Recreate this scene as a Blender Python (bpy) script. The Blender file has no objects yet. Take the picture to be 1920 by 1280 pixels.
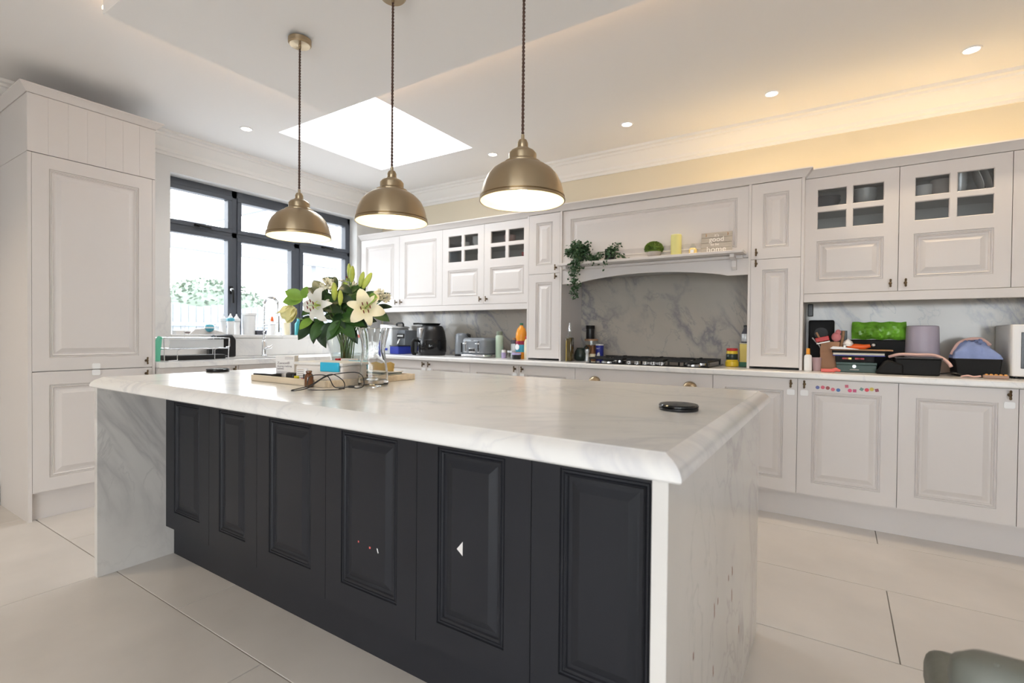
import bpy, bmesh, math, random
from math import sin, cos, pi, radians, sqrt
from mathutils import Matrix, Vector
random.seed(7)
C = bpy.context.scene
COL = C.collection

# ------------------------------------------------------------------ camera, sky, exposure, big lights
def make_camera():
    yw, pt, rl = 0.57510264, -0.01265929, 0.00937074
    cy, sy = cos(yw), sin(yw)
    F = Vector((-sy*cos(pt), cy*cos(pt), sin(pt)))
    rt = Vector((cy, sy, 0)); up = rt.cross(F)
    r2 = rt*cos(rl) + up*sin(rl); u2 = -rt*sin(rl) + up*cos(rl)
    cd = bpy.data.cameras.new('camera'); co = bpy.data.objects.new('camera', cd); COL.objects.link(co)
    m = Matrix(((r2.x, u2.x, -F.x, 0), (r2.y, u2.y, -F.y, 0), (r2.z, u2.z, -F.z, 1.12), (0, 0, 0, 1)))
    co.matrix_world = m
    cd.sensor_width = 36; cd.lens = 944.8/1920*36
    cd.clip_start = .02
    cd.dof.use_dof = True; cd.dof.focus_distance = 2.3; cd.dof.aperture_fstop = 3.5
    C.camera = co
make_camera()

SKY_STRENGTH = 6.0
EXPOSURE = 0.74
W = bpy.data.worlds.new('sky'); C.world = W; W.use_nodes = True
bg = W.node_tree.nodes['Background']
bg.inputs['Color'].default_value = (0.90, 0.955, 1.0, 1); bg.inputs['Strength'].default_value = SKY_STRENGTH
C.view_settings.view_transform = 'Standard'; C.view_settings.look = 'None'
C.view_settings.exposure = EXPOSURE; C.view_settings.gamma = 1.0; C.view_settings.use_curve_mapping = False
C.cycles.use_denoising = True
C.cycles.max_bounces = 10; C.cycles.diffuse_bounces = 5; C.cycles.glossy_bounces = 4
C.cycles.transmission_bounces = 8; C.cycles.transparent_max_bounces = 12
C.cycles.sample_clamp_indirect = 6.0
C.cycles.caustics_reflective = False; C.cycles.caustics_refractive = False

def portal(name, loc, rot, sx, sy):                                # guides sky light through the room's openings
    l = bpy.data.lights.new(name, 'AREA'); l.shape = 'RECTANGLE'; l.size = sx; l.size_y = sy
    l.cycles.is_portal = True
    o = bpy.data.objects.new(name, l); o.location = loc; o.rotation_euler = rot; COL.objects.link(o)
portal('window_portal', (-4.72, 2.83, 1.75), (0, -pi/2, 0), 1.28, 1.84)
portal('skylight_portal', (-3.13, 2.83, 2.98), (0, 0, 0), 1.08, 1.04)
portal('glazing_portal', (0.75, -3.52, 1.15), (pi/2, 0, 0), 3.5, 2.3)

def spot(name, loc, power, col=(1, .80, .56), ang=120, blend=.8, size=.03):
    l = bpy.data.lights.new(name, 'SPOT'); l.energy = power; l.color = col
    l.spot_size = radians(ang); l.spot_blend = blend; l.shadow_soft_size = size
    o = bpy.data.objects.new(name, l); o.location = loc; COL.objects.link(o); return o

# ------------------------------------------------------------------ helpers
class MB:
    def __init__(s): s.v = []; s.f = []
    def add(s, vs, fs):
        n = len(s.v); s.v += [tuple(p) for p in vs]; s.f += [tuple(i+n for i in f) for f in fs]; return s
    def box(s, x0, x1, y0, y1, z0, z1):
        return s.add([(x0,y0,z0),(x1,y0,z0),(x1,y1,z0),(x0,y1,z0),(x0,y0,z1),(x1,y0,z1),(x1,y1,z1),(x0,y1,z1)],
                     [(0,3,2,1),(4,5,6,7),(0,1,5,4),(1,2,6,5),(2,3,7,6),(3,0,4,7)])
    def cbox(s, w, d, h, z=0, x=0, y=0): return s.box(x-w/2, x+w/2, y-d/2, y+d/2, z, z+h)
    def lathe(s, prof, n=32, c=(0,0,0), closed=False, fn=None):
        vs = []; fs = []; k = len(prof)
        for i in range(n):
            a = 2*pi*i/n
            for r, z in prof:
                q = r if fn is None else fn(r, z, a)
                vs.append((c[0]+q*cos(a), c[1]+q*sin(a), c[2]+z))
        for i in range(n):
            j = (i+1) % n
            for m in range(k-1 if not closed else k):
                m2 = (m+1) % k
                a, b, cc, d = i*k+m, j*k+m, j*k+m2, i*k+m2
                if prof[m][0] < 1e-6: fs.append((a, cc, d))
                elif prof[m2][0] < 1e-6: fs.append((a, b, d))
                else: fs.append((a, b, cc, d))
        return s.add(vs, fs)
    def cyl(s, r, z0, z1, n=24, c=(0,0), r2=None):
        r2 = r if r2 is None else r2
        return s.lathe([(0,z0),(r,z0),(r2,z1),(0,z1)], n, (c[0],c[1],0))
    def tube(s, pts, r, n=8, closed=False, cap=True):
        P = [Vector(p) for p in pts]; m = len(P); vs = []; fs = []
        R = r if isinstance(r, (list, tuple)) else [r]*m
        up = None
        for i in range(m):
            t = (P[(i+1) % m]-P[i-1]) if closed else (P[min(i+1,m-1)]-P[max(i-1,0)])
            if t.length < 1e-9: t = Vector((0,0,1))
            t.normalize()
            if up is None: up = t.orthogonal().normalized()
            up = (up - t*up.dot(t)); up = up.normalized() if up.length > 1e-6 else t.orthogonal().normalized()
            b = t.cross(up)
            for k in range(n):
                a = 2*pi*k/n; vs.append(P[i]+(up*cos(a)+b*sin(a))*R[i])
        for i in range(m if closed else m-1):
            j = (i+1) % m
            for k in range(n):
                l = (k+1) % n; fs.append((i*n+k, i*n+l, j*n+l, j*n+k))
        if cap and not closed:
            fs.append(tuple(range(n-1,-1,-1))); fs.append(tuple((m-1)*n+k for k in range(n)))
        return s.add(vs, fs)
    def sphere(s, r, c=(0,0,0), n=16, m=10, sc=(1,1,1)):
        prof = [(r*sin(pi*i/m), -r*cos(pi*i/m)) for i in range(m+1)]; prof[0] = (0,-r); prof[-1] = (0,r)
        k = len(s.v); s.lathe(prof, n)
        for i in range(k, len(s.v)):
            x, y, z = s.v[i]; s.v[i] = (x*sc[0]+c[0], y*sc[1]+c[1], z*sc[2]+c[2])
        return s
    def prism(s, pts, y0, y1):
        # polygon in x,z extruded along y
        n = len(pts)
        vs = [(x, y0, z) for x, z in pts]+[(x, y1, z) for x, z in pts]
        fs = [tuple(range(n)), tuple(range(2*n-1, n-1, -1))]+[(i, (i+1) % n+0, (i+1) % n+n, i+n)[::-1] for i in range(n)]
        return s.add(vs, fs)
    def sweep(s, prof, path):
        # closed profile of (offset, z); path of (point, outward normal, scale) rows
        k = len(prof); vs = []; fs = []
        for p, nrm in path:
            for o, z in prof: vs.append((p[0]+nrm[0]*o, p[1]+nrm[1]*o, z))
        for i in range(len(path)-1):
            for m in range(k):
                m2 = (m+1) % k; fs.append((i*k+m, i*k+m2, (i+1)*k+m2, (i+1)*k+m))
        fs.append(tuple(range(k))[::-1]); fs.append(tuple((len(path)-1)*k+i for i in range(k)))
        return s.add(vs, fs)
    def xf(s, M):
        s.v = [tuple(M @ Vector(p)) for p in s.v]; return s

def mesh_of(mb, name, m, smooth):
    me = bpy.data.meshes.new(name); me.from_pydata(mb.v, [], mb.f); me.validate()
    b = bmesh.new(); b.from_mesh(me); bmesh.ops.recalc_face_normals(b, faces=b.faces); b.to_mesh(me); b.free()
    if m: me.materials.append(m)
    if smooth:
        for p in me.polygons: p.use_smooth = True
        try: me.set_sharp_from_angle(angle=radians(smooth if smooth is not True else 40))
        except Exception: pass
    return me
def ob(name, mb, m, parent=None, loc=(0,0,0), rot=(0,0,0), smooth=False, bev=0, seg=2, label=None, kind=None):
    me = mb if isinstance(mb, bpy.types.Mesh) else mesh_of(mb, name, m, smooth)
    o = bpy.data.objects.new(name, me); COL.objects.link(o)
    o.location = loc; o.rotation_euler = rot
    if parent: o.parent = parent
    if bev:
        md = o.modifiers.new('edge', 'BEVEL'); md.width = bev; md.segments = seg; md.limit_method = 'ANGLE'; md.angle_limit = radians(35)
        if smooth is False:
            for p in me.polygons: p.use_smooth = True
            try: me.set_sharp_from_angle(angle=radians(75))
            except Exception: pass
    if label: o['label'] = label
    if kind: o['kind'] = kind
    return o
def tag(o, label, cat, group=None):
    o['label'] = label; o['category'] = cat
    if group: o['group'] = group
    return o
def thing(name, label, cat, loc=(0,0,0), rz=0, group=None):
    o = bpy.data.objects.new(name, None); COL.objects.link(o); o.location = loc; o.rotation_euler = (0,0,rz)
    o.empty_display_size = .05
    return tag(o, label, cat, group)
def struct(name, mb, m, parent=None, **k):
    o = ob(name, mb, m, parent, **k); o['kind'] = 'structure'; return o
def copy_tree(o, parent=None):
    c = o.copy(); COL.objects.link(c); c.parent = parent
    for ch in list(o.children): copy_tree(ch, c)
    return c
def text(s, size, m, parent, loc, rot=(pi/2,0,0), name='lettering', ext=.0004, align='LEFT'):
    cu = bpy.data.curves.new(name, 'FONT'); cu.body = s; cu.size = size; cu.extrude = ext; cu.align_x = align
    cu.materials.append(m)
    t_ = bpy.data.objects.new('text_source', cu); COL.objects.link(t_); bpy.context.view_layer.update()
    me = bpy.data.meshes.new_from_object(t_); bpy.data.objects.remove(t_); me.name = name
    if not me.materials: me.materials.append(m)
    o = bpy.data.objects.new(name, me); COL.objects.link(o); o.location = loc; o.rotation_euler = rot; o.parent = parent
    return o

# ------------------------------------------------------------------ materials
def pm(name, col, rough=.5, metal=0, spec=.5, var=0, vs=6, bump=0, bs=40, coat=0, emit=None, es=0, stretch=(1,1,1), trans=0, ior=1.45, sss=0):
    m = bpy.data.materials.new(name); m.use_nodes = True
    nt = m.node_tree; b = nt.nodes['Principled BSDF']
    b.inputs['Base Color'].default_value = (*col, 1); b.inputs['Roughness'].default_value = rough
    b.inputs['Metallic'].default_value = metal; b.inputs['Specular IOR Level'].default_value = spec
    b.inputs['Coat Weight'].default_value = coat; b.inputs['IOR'].default_value = ior
    b.inputs['Transmission Weight'].default_value = trans
    if emit: b.inputs['Emission Color'].default_value = (*emit, 1); b.inputs['Emission Strength'].default_value = es
    if var or bump:
        tc = nt.nodes.new('ShaderNodeTexCoord'); mp = nt.nodes.new('ShaderNodeMapping'); mp.inputs['Scale'].default_value = stretch
        nt.links.new(tc.outputs['Object'], mp.inputs['Vector'])
    if var:
        n = nt.nodes.new('ShaderNodeTexNoise'); n.inputs['Scale'].default_value = vs; n.inputs['Detail'].default_value = 5
        nt.links.new(mp.outputs[0], n.inputs['Vector'])
        r = nt.nodes.new('ShaderNodeValToRGB'); r.color_ramp.elements[0].position = .3; r.color_ramp.elements[1].position = .7
        r.color_ramp.elements[0].color = (*[max(0, c*(1-var)) for c in col], 1)
        r.color_ramp.elements[1].color = (*[min(1, c*(1+var)) for c in col], 1)
        nt.links.new(n.outputs['Fac'], r.inputs[0]); nt.links.new(r.outputs[0], b.inputs['Base Color'])
    if bump:
        n2 = nt.nodes.new('ShaderNodeTexNoise'); n2.inputs['Scale'].default_value = bs; n2.inputs['Detail'].default_value = 3
        nt.links.new(mp.outputs[0], n2.inputs['Vector'])
        bm = nt.nodes.new('ShaderNodeBump'); bm.inputs['Strength'].default_value = bump; bm.inputs['Distance'].default_value = .01
        nt.links.new(n2.outputs['Fac'], bm.inputs['Height']); nt.links.new(bm.outputs[0], b.inputs['Normal'])
    return m
def marble(name, base, vein, amount=.6, scale=1.2, thin=.03, rough=.15, cloud=.06, offset=(0,0,0)):
    m = bpy.data.materials.new(name); m.use_nodes = True; nt = m.node_tree; b = nt.nodes['Principled BSDF']
    N = nt.nodes.new; L = nt.links.new
    tc = N('ShaderNodeTexCoord'); mp = N('ShaderNodeMapping'); mp.inputs['Location'].default_value = offset
    mp.vector_type = 'TEXTURE'; mp.inputs['Rotation'].default_value = (.25, .85, .55); mp.inputs['Scale'].default_value = (2.1, .85, .85)
    L(tc.outputs['Object'], mp.inputs['Vector'])
    def vein_mask(sc, th, dist, seed):
        n = N('ShaderNodeTexNoise'); n.noise_dimensions = '4D'; n.inputs['W'].default_value = seed
        n.inputs['Scale'].default_value = sc; n.inputs['Detail'].default_value = 6; n.inputs['Roughness'].default_value = .55
        n.inputs['Distortion'].default_value = dist
        L(mp.outputs[0], n.inputs['Vector'])
        s = N('ShaderNodeMath'); s.operation = 'SUBTRACT'; s.inputs[1].default_value = .5; L(n.outputs['Fac'], s.inputs[0])
        a = N('ShaderNodeMath'); a.operation = 'ABSOLUTE'; L(s.outputs[0], a.inputs[0])
        r = N('ShaderNodeMapRange'); r.inputs['From Min'].default_value = 0; r.inputs['From Max'].default_value = th
        r.inputs['To Min'].default_value = 1; r.inputs['To Max'].default_value = 0; L(a.outputs[0], r.inputs['Value'])
        q = N('ShaderNodeMath'); q.operation = 'POWER'; q.inputs[1].default_value = 1.7; L(r.outputs[0], q.inputs[0])
        return q.outputs[0]
    v1 = vein_mask(scale, thin, .8, 1.3); v2 = vein_mask(scale*2.3, thin*.45, 1.2, 5.1)
    msk = N('ShaderNodeTexNoise'); msk.inputs['Scale'].default_value = scale*1.1; L(mp.outputs[0], msk.inputs['Vector'])
    mr = N('ShaderNodeMapRange'); mr.inputs['From Min'].default_value = .36; mr.inputs['From Max'].default_value = .56
    L(msk.outputs['Fac'], mr.inputs['Value'])
    mx = N('ShaderNodeMath'); mx.operation = 'MAXIMUM'; L(v1, mx.inputs[0])
    h = N('ShaderNodeMath'); h.operation = 'MULTIPLY'; h.inputs[1].default_value = .7; L(v2, h.inputs[0]); L(h.outputs[0], mx.inputs[1])
    mm = N('ShaderNodeMath'); mm.operation = 'MULTIPLY'; L(mx.outputs[0], mm.inputs[0]); L(mr.outputs[0], mm.inputs[1])
    ma = N('ShaderNodeMath'); ma.operation = 'MULTIPLY'; ma.inputs[1].default_value = amount; L(mm.outputs[0], ma.inputs[0])
    cl = N('ShaderNodeTexNoise'); cl.inputs['Scale'].default_value = 2.2; cl.inputs['Detail'].default_value = 5; L(mp.outputs[0], cl.inputs['Vector'])
    cr = N('ShaderNodeValToRGB'); cr.color_ramp.elements[0].position = .3; cr.color_ramp.elements[1].position = .65
    cr.color_ramp.elements[0].color = (*[c*(1-cloud*2) for c in base], 1); cr.color_ramp.elements[1].color = (*base, 1)
    L(cl.outputs['Fac'], cr.inputs[0])
    mix = N('ShaderNodeMix'); mix.data_type = 'RGBA'; L(ma.outputs[0], mix.inputs[0]); L(cr.outputs[0], mix.inputs[6])
    mix.inputs[7].default_value = (*vein, 1); L(mix.outputs[2], b.inputs['Base Color'])
    b.inputs['Roughness'].default_value = rough
    return m
def glass(name, tint=(1,1,1), rough=0.0, refl=.04):
    # thin pane: lets light straight through, reflects by angle
    m = bpy.data.materials.new(name); m.use_nodes = True; nt = m.node_tree; nt.nodes.remove(nt.nodes['Principled BSDF'])
    N = nt.nodes.new; L = nt.links.new
    t = N('ShaderNodeBsdfTransparent'); t.inputs[0].default_value = (*tint, 1)
    g = N('ShaderNodeBsdfGlossy'); g.inputs['Roughness'].default_value = rough
    lw = N('ShaderNodeLayerWeight'); lw.inputs['Blend'].default_value = .5
    pw = N('ShaderNodeMath'); pw.operation = 'POWER'; pw.inputs[1].default_value = 4.5; L(lw.outputs['Facing'], pw.inputs[0])
    f = N('ShaderNodeMapRange'); f.inputs['To Min'].default_value = refl; f.inputs['To Max'].default_value = 1; L(pw.outputs[0], f.inputs['Value'])
    x = N('ShaderNodeMixShader'); L(f.outputs[0], x.inputs[0]); L(t.outputs[0], x.inputs[1]); L(g.outputs[0], x.inputs[2])
    L(x.outputs[0], nt.nodes['Material Output'].inputs['Surface'])
    return m
def emit(name, col, s):
    m = bpy.data.materials.new(name); m.use_nodes = True; nt = m.node_tree; nt.nodes.remove(nt.nodes['Principled BSDF'])
    e = nt.nodes.new('ShaderNodeEmission'); e.inputs[0].default_value = (*col, 1); e.inputs[1].default_value = s
    nt.links.new(e.outputs[0], nt.nodes['Material Output'].inputs['Surface']); return m
def brushed(name, col, rough, an=.8):
    m = pm(name, col, rough, 1); nt = m.node_tree; t = nt.nodes.new('ShaderNodeTangent'); t.direction_type = 'RADIAL'; t.axis = 'Z'
    b = nt.nodes['Principled BSDF']; nt.links.new(t.outputs[0], b.inputs['Tangent']); b.inputs['Anisotropic'].default_value = an; b.inputs['Anisotropic Rotation'].default_value = .25
    return m

M = dict(
    ceiling=pm('ceiling_paint', (.84,.83,.825), .9), wall_hob=pm('cream_wall_paint', (.73,.66,.52), .85),
    wall_win=pm('white_wall_paint', (.76,.755,.745), .85), trim=pm('white_trim', (.86,.845,.82), .6),
    paint=pm('greige_cabinet_paint', (.69,.655,.635), .42, bump=.01, bs=60), inside=pm('cabinet_inside', (.50,.50,.48), .6),
    dark=pm('charcoal_panel_paint', (.022,.023,.028), .45, spec=.35, var=.06, vs=3, bump=.02, bs=300),
    top=marble('white_marble', (.83,.82,.80), (.42,.43,.50), .34, 1.3, .035, .19, .03),
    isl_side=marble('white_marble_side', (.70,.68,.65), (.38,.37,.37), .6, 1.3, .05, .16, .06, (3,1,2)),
    splash_shaded=marble('splashback_marble_shaded', (.52,.485,.43), (.19,.195,.23), .8, 1.7, .04, .14, .06, (7.3,2,4)),  # worktop marble again, its base darkened to carry the splashback's shade
    tile=pm('floor_tile', (.60,.57,.54), .25, var=.09, vs=1.8, bump=.015, bs=8),
    grout=pm('grout', (.22,.21,.20), .9), brass=brushed('antique_brass', (.45,.355,.235), .30, .93),
    darkbrass=pm('dark_brass', (.16,.115,.07), .38, 1), shade_in=pm('cream_enamel', (.90,.82,.62), .55),
    bulb=emit('bulb_glow', (1,.86,.62), 17), cord=pm('brown_braid', (.10,.055,.04), .8),
    frame=pm('anthracite_frame', (.075,.085,.105), .35), pane=glass('window_glass'), smoke=glass('smoked_glass', (.88,.89,.89), .0, .07),
    solidglass=pm('thick_clear_glass', (.97,.985,.985), .01, trans=1, ior=1.42), clear=glass('clear_glass', (.93,.955,.955), .0, .06), ledglow=emit('downlight_glow', (1,.93,.82), 9),
    strip=emit('led_strip_glow', (1,.64,.38), 6.5), white=pm('white_plastic', (.85,.85,.85), .35), black=pm('black_plastic', (.012,.012,.013), .3),
    matteblack=pm('matte_black', (.010,.010,.010), .6, spec=.25), iron=pm('black_cast_iron', (.015,.015,.015), .5), blackglass=pm('black_glass', (.008,.008,.009), .06),
    steel=pm('brushed_steel', (.62,.63,.64), .28, 1), chrome=pm('chrome', (.85,.86,.88), .08, 1),
    greyenamel=pm('grey_enamel', (.20,.22,.245), .25, coat=.3), silver=pm('silver_plastic', (.70,.73,.75), .3, .4),
    blue=pm('cobalt_blue', (.03,.05,.36), .3), mint=pm('sage_green', (.46,.58,.46), .45), wood=pm('pale_wood', (.70,.585,.44), .5, var=.1, vs=5, stretch=(1,12,12)),
    oak=pm('warm_wood', (.42,.25,.14), .5, var=.15, vs=6, stretch=(1,10,10)), card=pm('white_card', (.82,.80,.78), .6), kraft=pm('kraft_paper', (.42,.235,.14), .75, var=.08, vs=8),
    ink=pm('grey_ink', (.16,.12,.13), .7), redink=pm('red_ink', (.55,.05,.07), .6), whiteink=pm('white_ink', (.88,.85,.80), .6),
    amber=pm('amber_glass', (.13,.045,.014), .08, coat=.5), yellow=pm('yellow_plastic', (.72,.62,.03), .4), clipblue=pm('sky_blue_plastic', (.04,.48,.72), .35),
    frost=pm('frosted_plastic', (.82,.76,.72), .35, trans=.35, rough_=None) if False else pm('frosted_plastic', (.82,.765,.72), .35),
    leaf=pm('leaf_green', (.035,.10,.018), .42, var=.35, vs=14), leafdark=pm('dark_leaf_green', (.014,.042,.013), .4, var=.35, vs=14),
    leaflight=pm('light_leaf_green', (.20,.36,.05), .42, var=.2, vs=14), stem=pm('stem_green', (.09,.19,.04), .5),
    bud=pm('lily_bud', (.42,.50,.10), .45, var=.25, vs=18), petal=pm('white_petal', (.74,.73,.67), .5, var=.04, vs=12), petalcream=pm('cream_petal', (.86,.79,.58), .5, var=.06, vs=12),
    throat=pm('lily_throat', (.55,.65,.12), .5), rose=pm('yellow_rose_petal', (.84,.80,.42), .5, var=.08, vs=20), carn=pm('cream_carnation', (.90,.86,.70), .6, sss=0),
    anther=pm('anther_red', (.16,.02,.02), .7), green_bag=pm('green_foil', (.20,.50,.045), .25, var=.6, vs=9, bump=.5, bs=14),
    orange=pm('orange_plastic', (.85,.14,.02), .4), pink=pm('coral_pink', (.78,.16,.14), .45), pinkcloth=pm('pale_pink', (.72,.47,.42), .7), lilac=pm('lilac_plastic', (.52,.47,.56), .45),
    bluecloth=pm('blue_cotton', (.24,.31,.56), .85, var=.15, vs=14, bump=.3, bs=20), darkgreen=pm('dark_green_card', (.022,.06,.045), .4), red=pm('red_plastic', (.50,.03,.03), .4),
    candle=pm('yellow_wax', (.74,.70,.28), .5), jaryellow=pm('yellow_wax_glass', (.78,.58,.22), .2), stone=pm('pale_stone', (.50,.45,.42), .7, var=.1, vs=30), ballgreen=pm('topiary_green', (.12,.20,.025), .6, var=.4, vs=40),
    ivy=pm('ivy_green', (.035,.085,.035), .5, var=.5, vs=25), weathered=pm('weathered_board', (.42,.38,.33), .7, var=.12, vs=10, stretch=(1,6,6)),
    oil=pm('olive_oil_glass', (.07,.05,.012), .08, coat=.4), jugen=pm('dark_green_ceramic', (.02,.035,.028), .3), spice=pm('brown_spice', (.22,.10,.04), .6),
    saltblue=pm('navy_label', (.03,.04,.30), .4), mustard=pm('mustard_yellow', (.75,.52,.03), .35), gold=pm('gold_tin', (.50,.38,.10), .3, .5), tingreen=pm('tin_green', (.02,.16,.08), .4),
    juice=pm('orange_juice', (.85,.33,.03), .25), labelred=pm('maroon_label', (.30,.015,.05), .4), labelblue=pm('turquoise_label', (.06,.40,.55), .4),
    dkgreycap=pm('dark_grey_cap', (.09,.09,.11), .4), purple=pm('lavender_label', (.45,.38,.62), .5), chair=pm('grey_green_leather', (.165,.175,.155), .5, var=.1, vs=8, bump=.1, bs=60),
    greencloth=pm('mint_green_plastic', (.16,.62,.42), .4), babyblue=pm('light_blue_plastic', (.10,.42,.55), .3), teal=pm('teal_plastic', (.02,.25,.28), .4),
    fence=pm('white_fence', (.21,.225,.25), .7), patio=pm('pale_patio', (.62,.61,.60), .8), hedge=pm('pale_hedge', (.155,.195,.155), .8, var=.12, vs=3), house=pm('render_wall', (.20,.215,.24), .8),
    envelope=pm('manila_envelope', (.62,.42,.14), .6), paper=pm('paper_edge', (.70,.68,.58), .7), teal2=pm('slate_cover', (.16,.22,.22), .5), tan=pm('tan_cover', (.42,.28,.22), .5),
    sink=pm('graphite_sink', (.09,.095,.09), .4), lampwarm=pm('x', (.5,.5,.5)),
)

# ------------------------------------------------------------------ room shell
CE, RZ = 2.68, 2.57       # ceiling height, soffit height of the dropped raft
XL, XR, YB, YH = -4.5, 2.6, -3.4, 4.13
# floor: slab of grout with separate tiles
fl = struct('floor', MB().box(XL-.3, XR+.3, YB-.3, YH+.3, -.12, -.004), M['grout'])
TW, TH = 1.213, .606
gap = .0018
shared = {}
r0 = -8
for row in range(-8, 7):
    y0 = .965+row*TH; y1 = y0+TH
    off = .195 if row % 2 == 0 else .195-TW/2
    k = -6
    while off+k*TW < XR+.3:
        x0 = off+k*TW; x1 = x0+TW; k += 1
        a, b, c, d = max(x0, XL-.02), min(x1, XR), max(y0, YB), min(y1, YH)
        if b-a < .02 or d-c < .02: continue
        key = (round(b-a, 3), round(d-c, 3))
        if key not in shared:
            w, h = key
            m_ = MB(); e = .0012
            m_.add([(gap,gap,-.03),(w-gap,gap,-.03),(w-gap,h-gap,-.03),(gap,h-gap,-.03),(gap,gap,-e),(w-gap,gap,-e),(w-gap,h-gap,-e),(gap,h-gap,-e),
                    (gap+e,gap+e,0),(w-gap-e,gap+e,0),(w-gap-e,h-gap-e,0),(gap+e,h-gap-e,0)],
                   [(0,1,5,4),(1,2,6,5),(2,3,7,6),(3,0,4,7),(4,5,9,8),(5,6,10,9),(6,7,11,10),(7,4,8,11),(8,9,10,11)])
            shared[key] = mesh_of(m_, 'tile', None, False)
            shared[key].materials.append(M['tile'])
        ob('tile', shared[key], None, fl, (a, c, 0))
# walls
OP = (1.90, 3.76, 1.05, 2.40)   # window opening y0,y1,z0,z1
w = MB()
w.box(XL-.3, XL, YB, OP[0], 0, 2.72); w.box(XL-.3, XL, OP[1], YH+.3, 0, 2.72)
w.box(XL-.3, XL, OP[0], OP[1], 0, OP[2]-.03); w.box(XL-.3, XL, OP[0], OP[1], OP[3], 2.72)
struct('wall_left', w, M['wall_win'])
struct('wall_back', MB().box(XL, XR, YH, YH+.3, 0, 2.72), M['wall_hob'])
struct('wall_right', MB().box(XR, XR+.3, YB, YH+.3, 0, 2.72), M['wall_win'])
GX0, GX1, GZ = -1.0, 2.5, 2.3
struct('wall_front', MB().box(XL-.3, GX0, YB-.3, YB, 0, 2.72).box(GX1, XR+.3, YB-.3, YB, 0, 2.72).box(GX0, GX1, YB-.3, YB, GZ, 2.72), M['wall_win'])
SK = (-3.68, -2.59, 2.31, 3.36)
c = MB()
for zz in ((CE, CE+.3),):
    c.box(XL-.3, SK[0], YB-.3, YH+.3, *zz); c.box(SK[1], XR+.3, YB-.3, YH+.3, *zz)
    c.box(SK[0], SK[1], YB-.3, SK[2], *zz); c.box(SK[0], SK[1], SK[3], YH+.3, *zz)
ceil = struct('ceiling', c, M['ceiling'])
RF = (-2.85, XR, .926, 2.147)
raft = struct('ceiling_raft', MB().box(RF[0], RF[1], RF[2], RF[3], RZ, CE), M['ceiling'], ceil)
st = MB(); e = .012
st.box(RF[0]-e, RF[0], RF[2], RF[3], CE-.080, CE-.066); st.box(RF[0], RF[1], RF[3], RF[3]+e, CE-.080, CE-.066)
ob('light_strip', MB().box(RF[0], RF[1], RF[2]-e, RF[2], CE-.030, CE-.012), emit('front_strip_glow', (1,.62,.30), 2.5), ceil, label='dim warm light strip')
ob('light_strip', st, M['strip'], ceil, label='warm light strip')
# cornice: stepped coving profile run along the walls
def cornice(path, name, m):
    s = []
    P = [(0,2.52),(.012,2.52),(.014,2.54),(.028,2.548),(.034,2.57),(.055,2.585),(.085,2.615),(.098,2.635),(.112,2.64),(.116,2.655),(.14,2.66),(.14,CE),(0,CE)]
    mb = MB(); mb.sweep(P, path); return struct(name, mb, m, smooth=30)
cornice([((XL, YB), (1,0)), ((XL, YH), (1,-1))], 'trim_1', M['trim'])
cornice([((XL, YH), (1,-1)), ((XR, YH), (-1,-1))], 'trim_2', M['trim'])
cornice([((XR, YH), (-1,-1)), ((XR, YB), (-1,0))], 'trim_3', M['trim'])
struct('baseboard_left', MB().box(XL, XL+.018, YB, .91, 0, .13).box(XL, XL+.012, YB, .91, .13, .15), M['trim'], bev=.003)
struct('baseboard_right', MB().box(XR-.018, XR, YB, 3.4, 0, .14), M['trim'], bev=.003)

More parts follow.
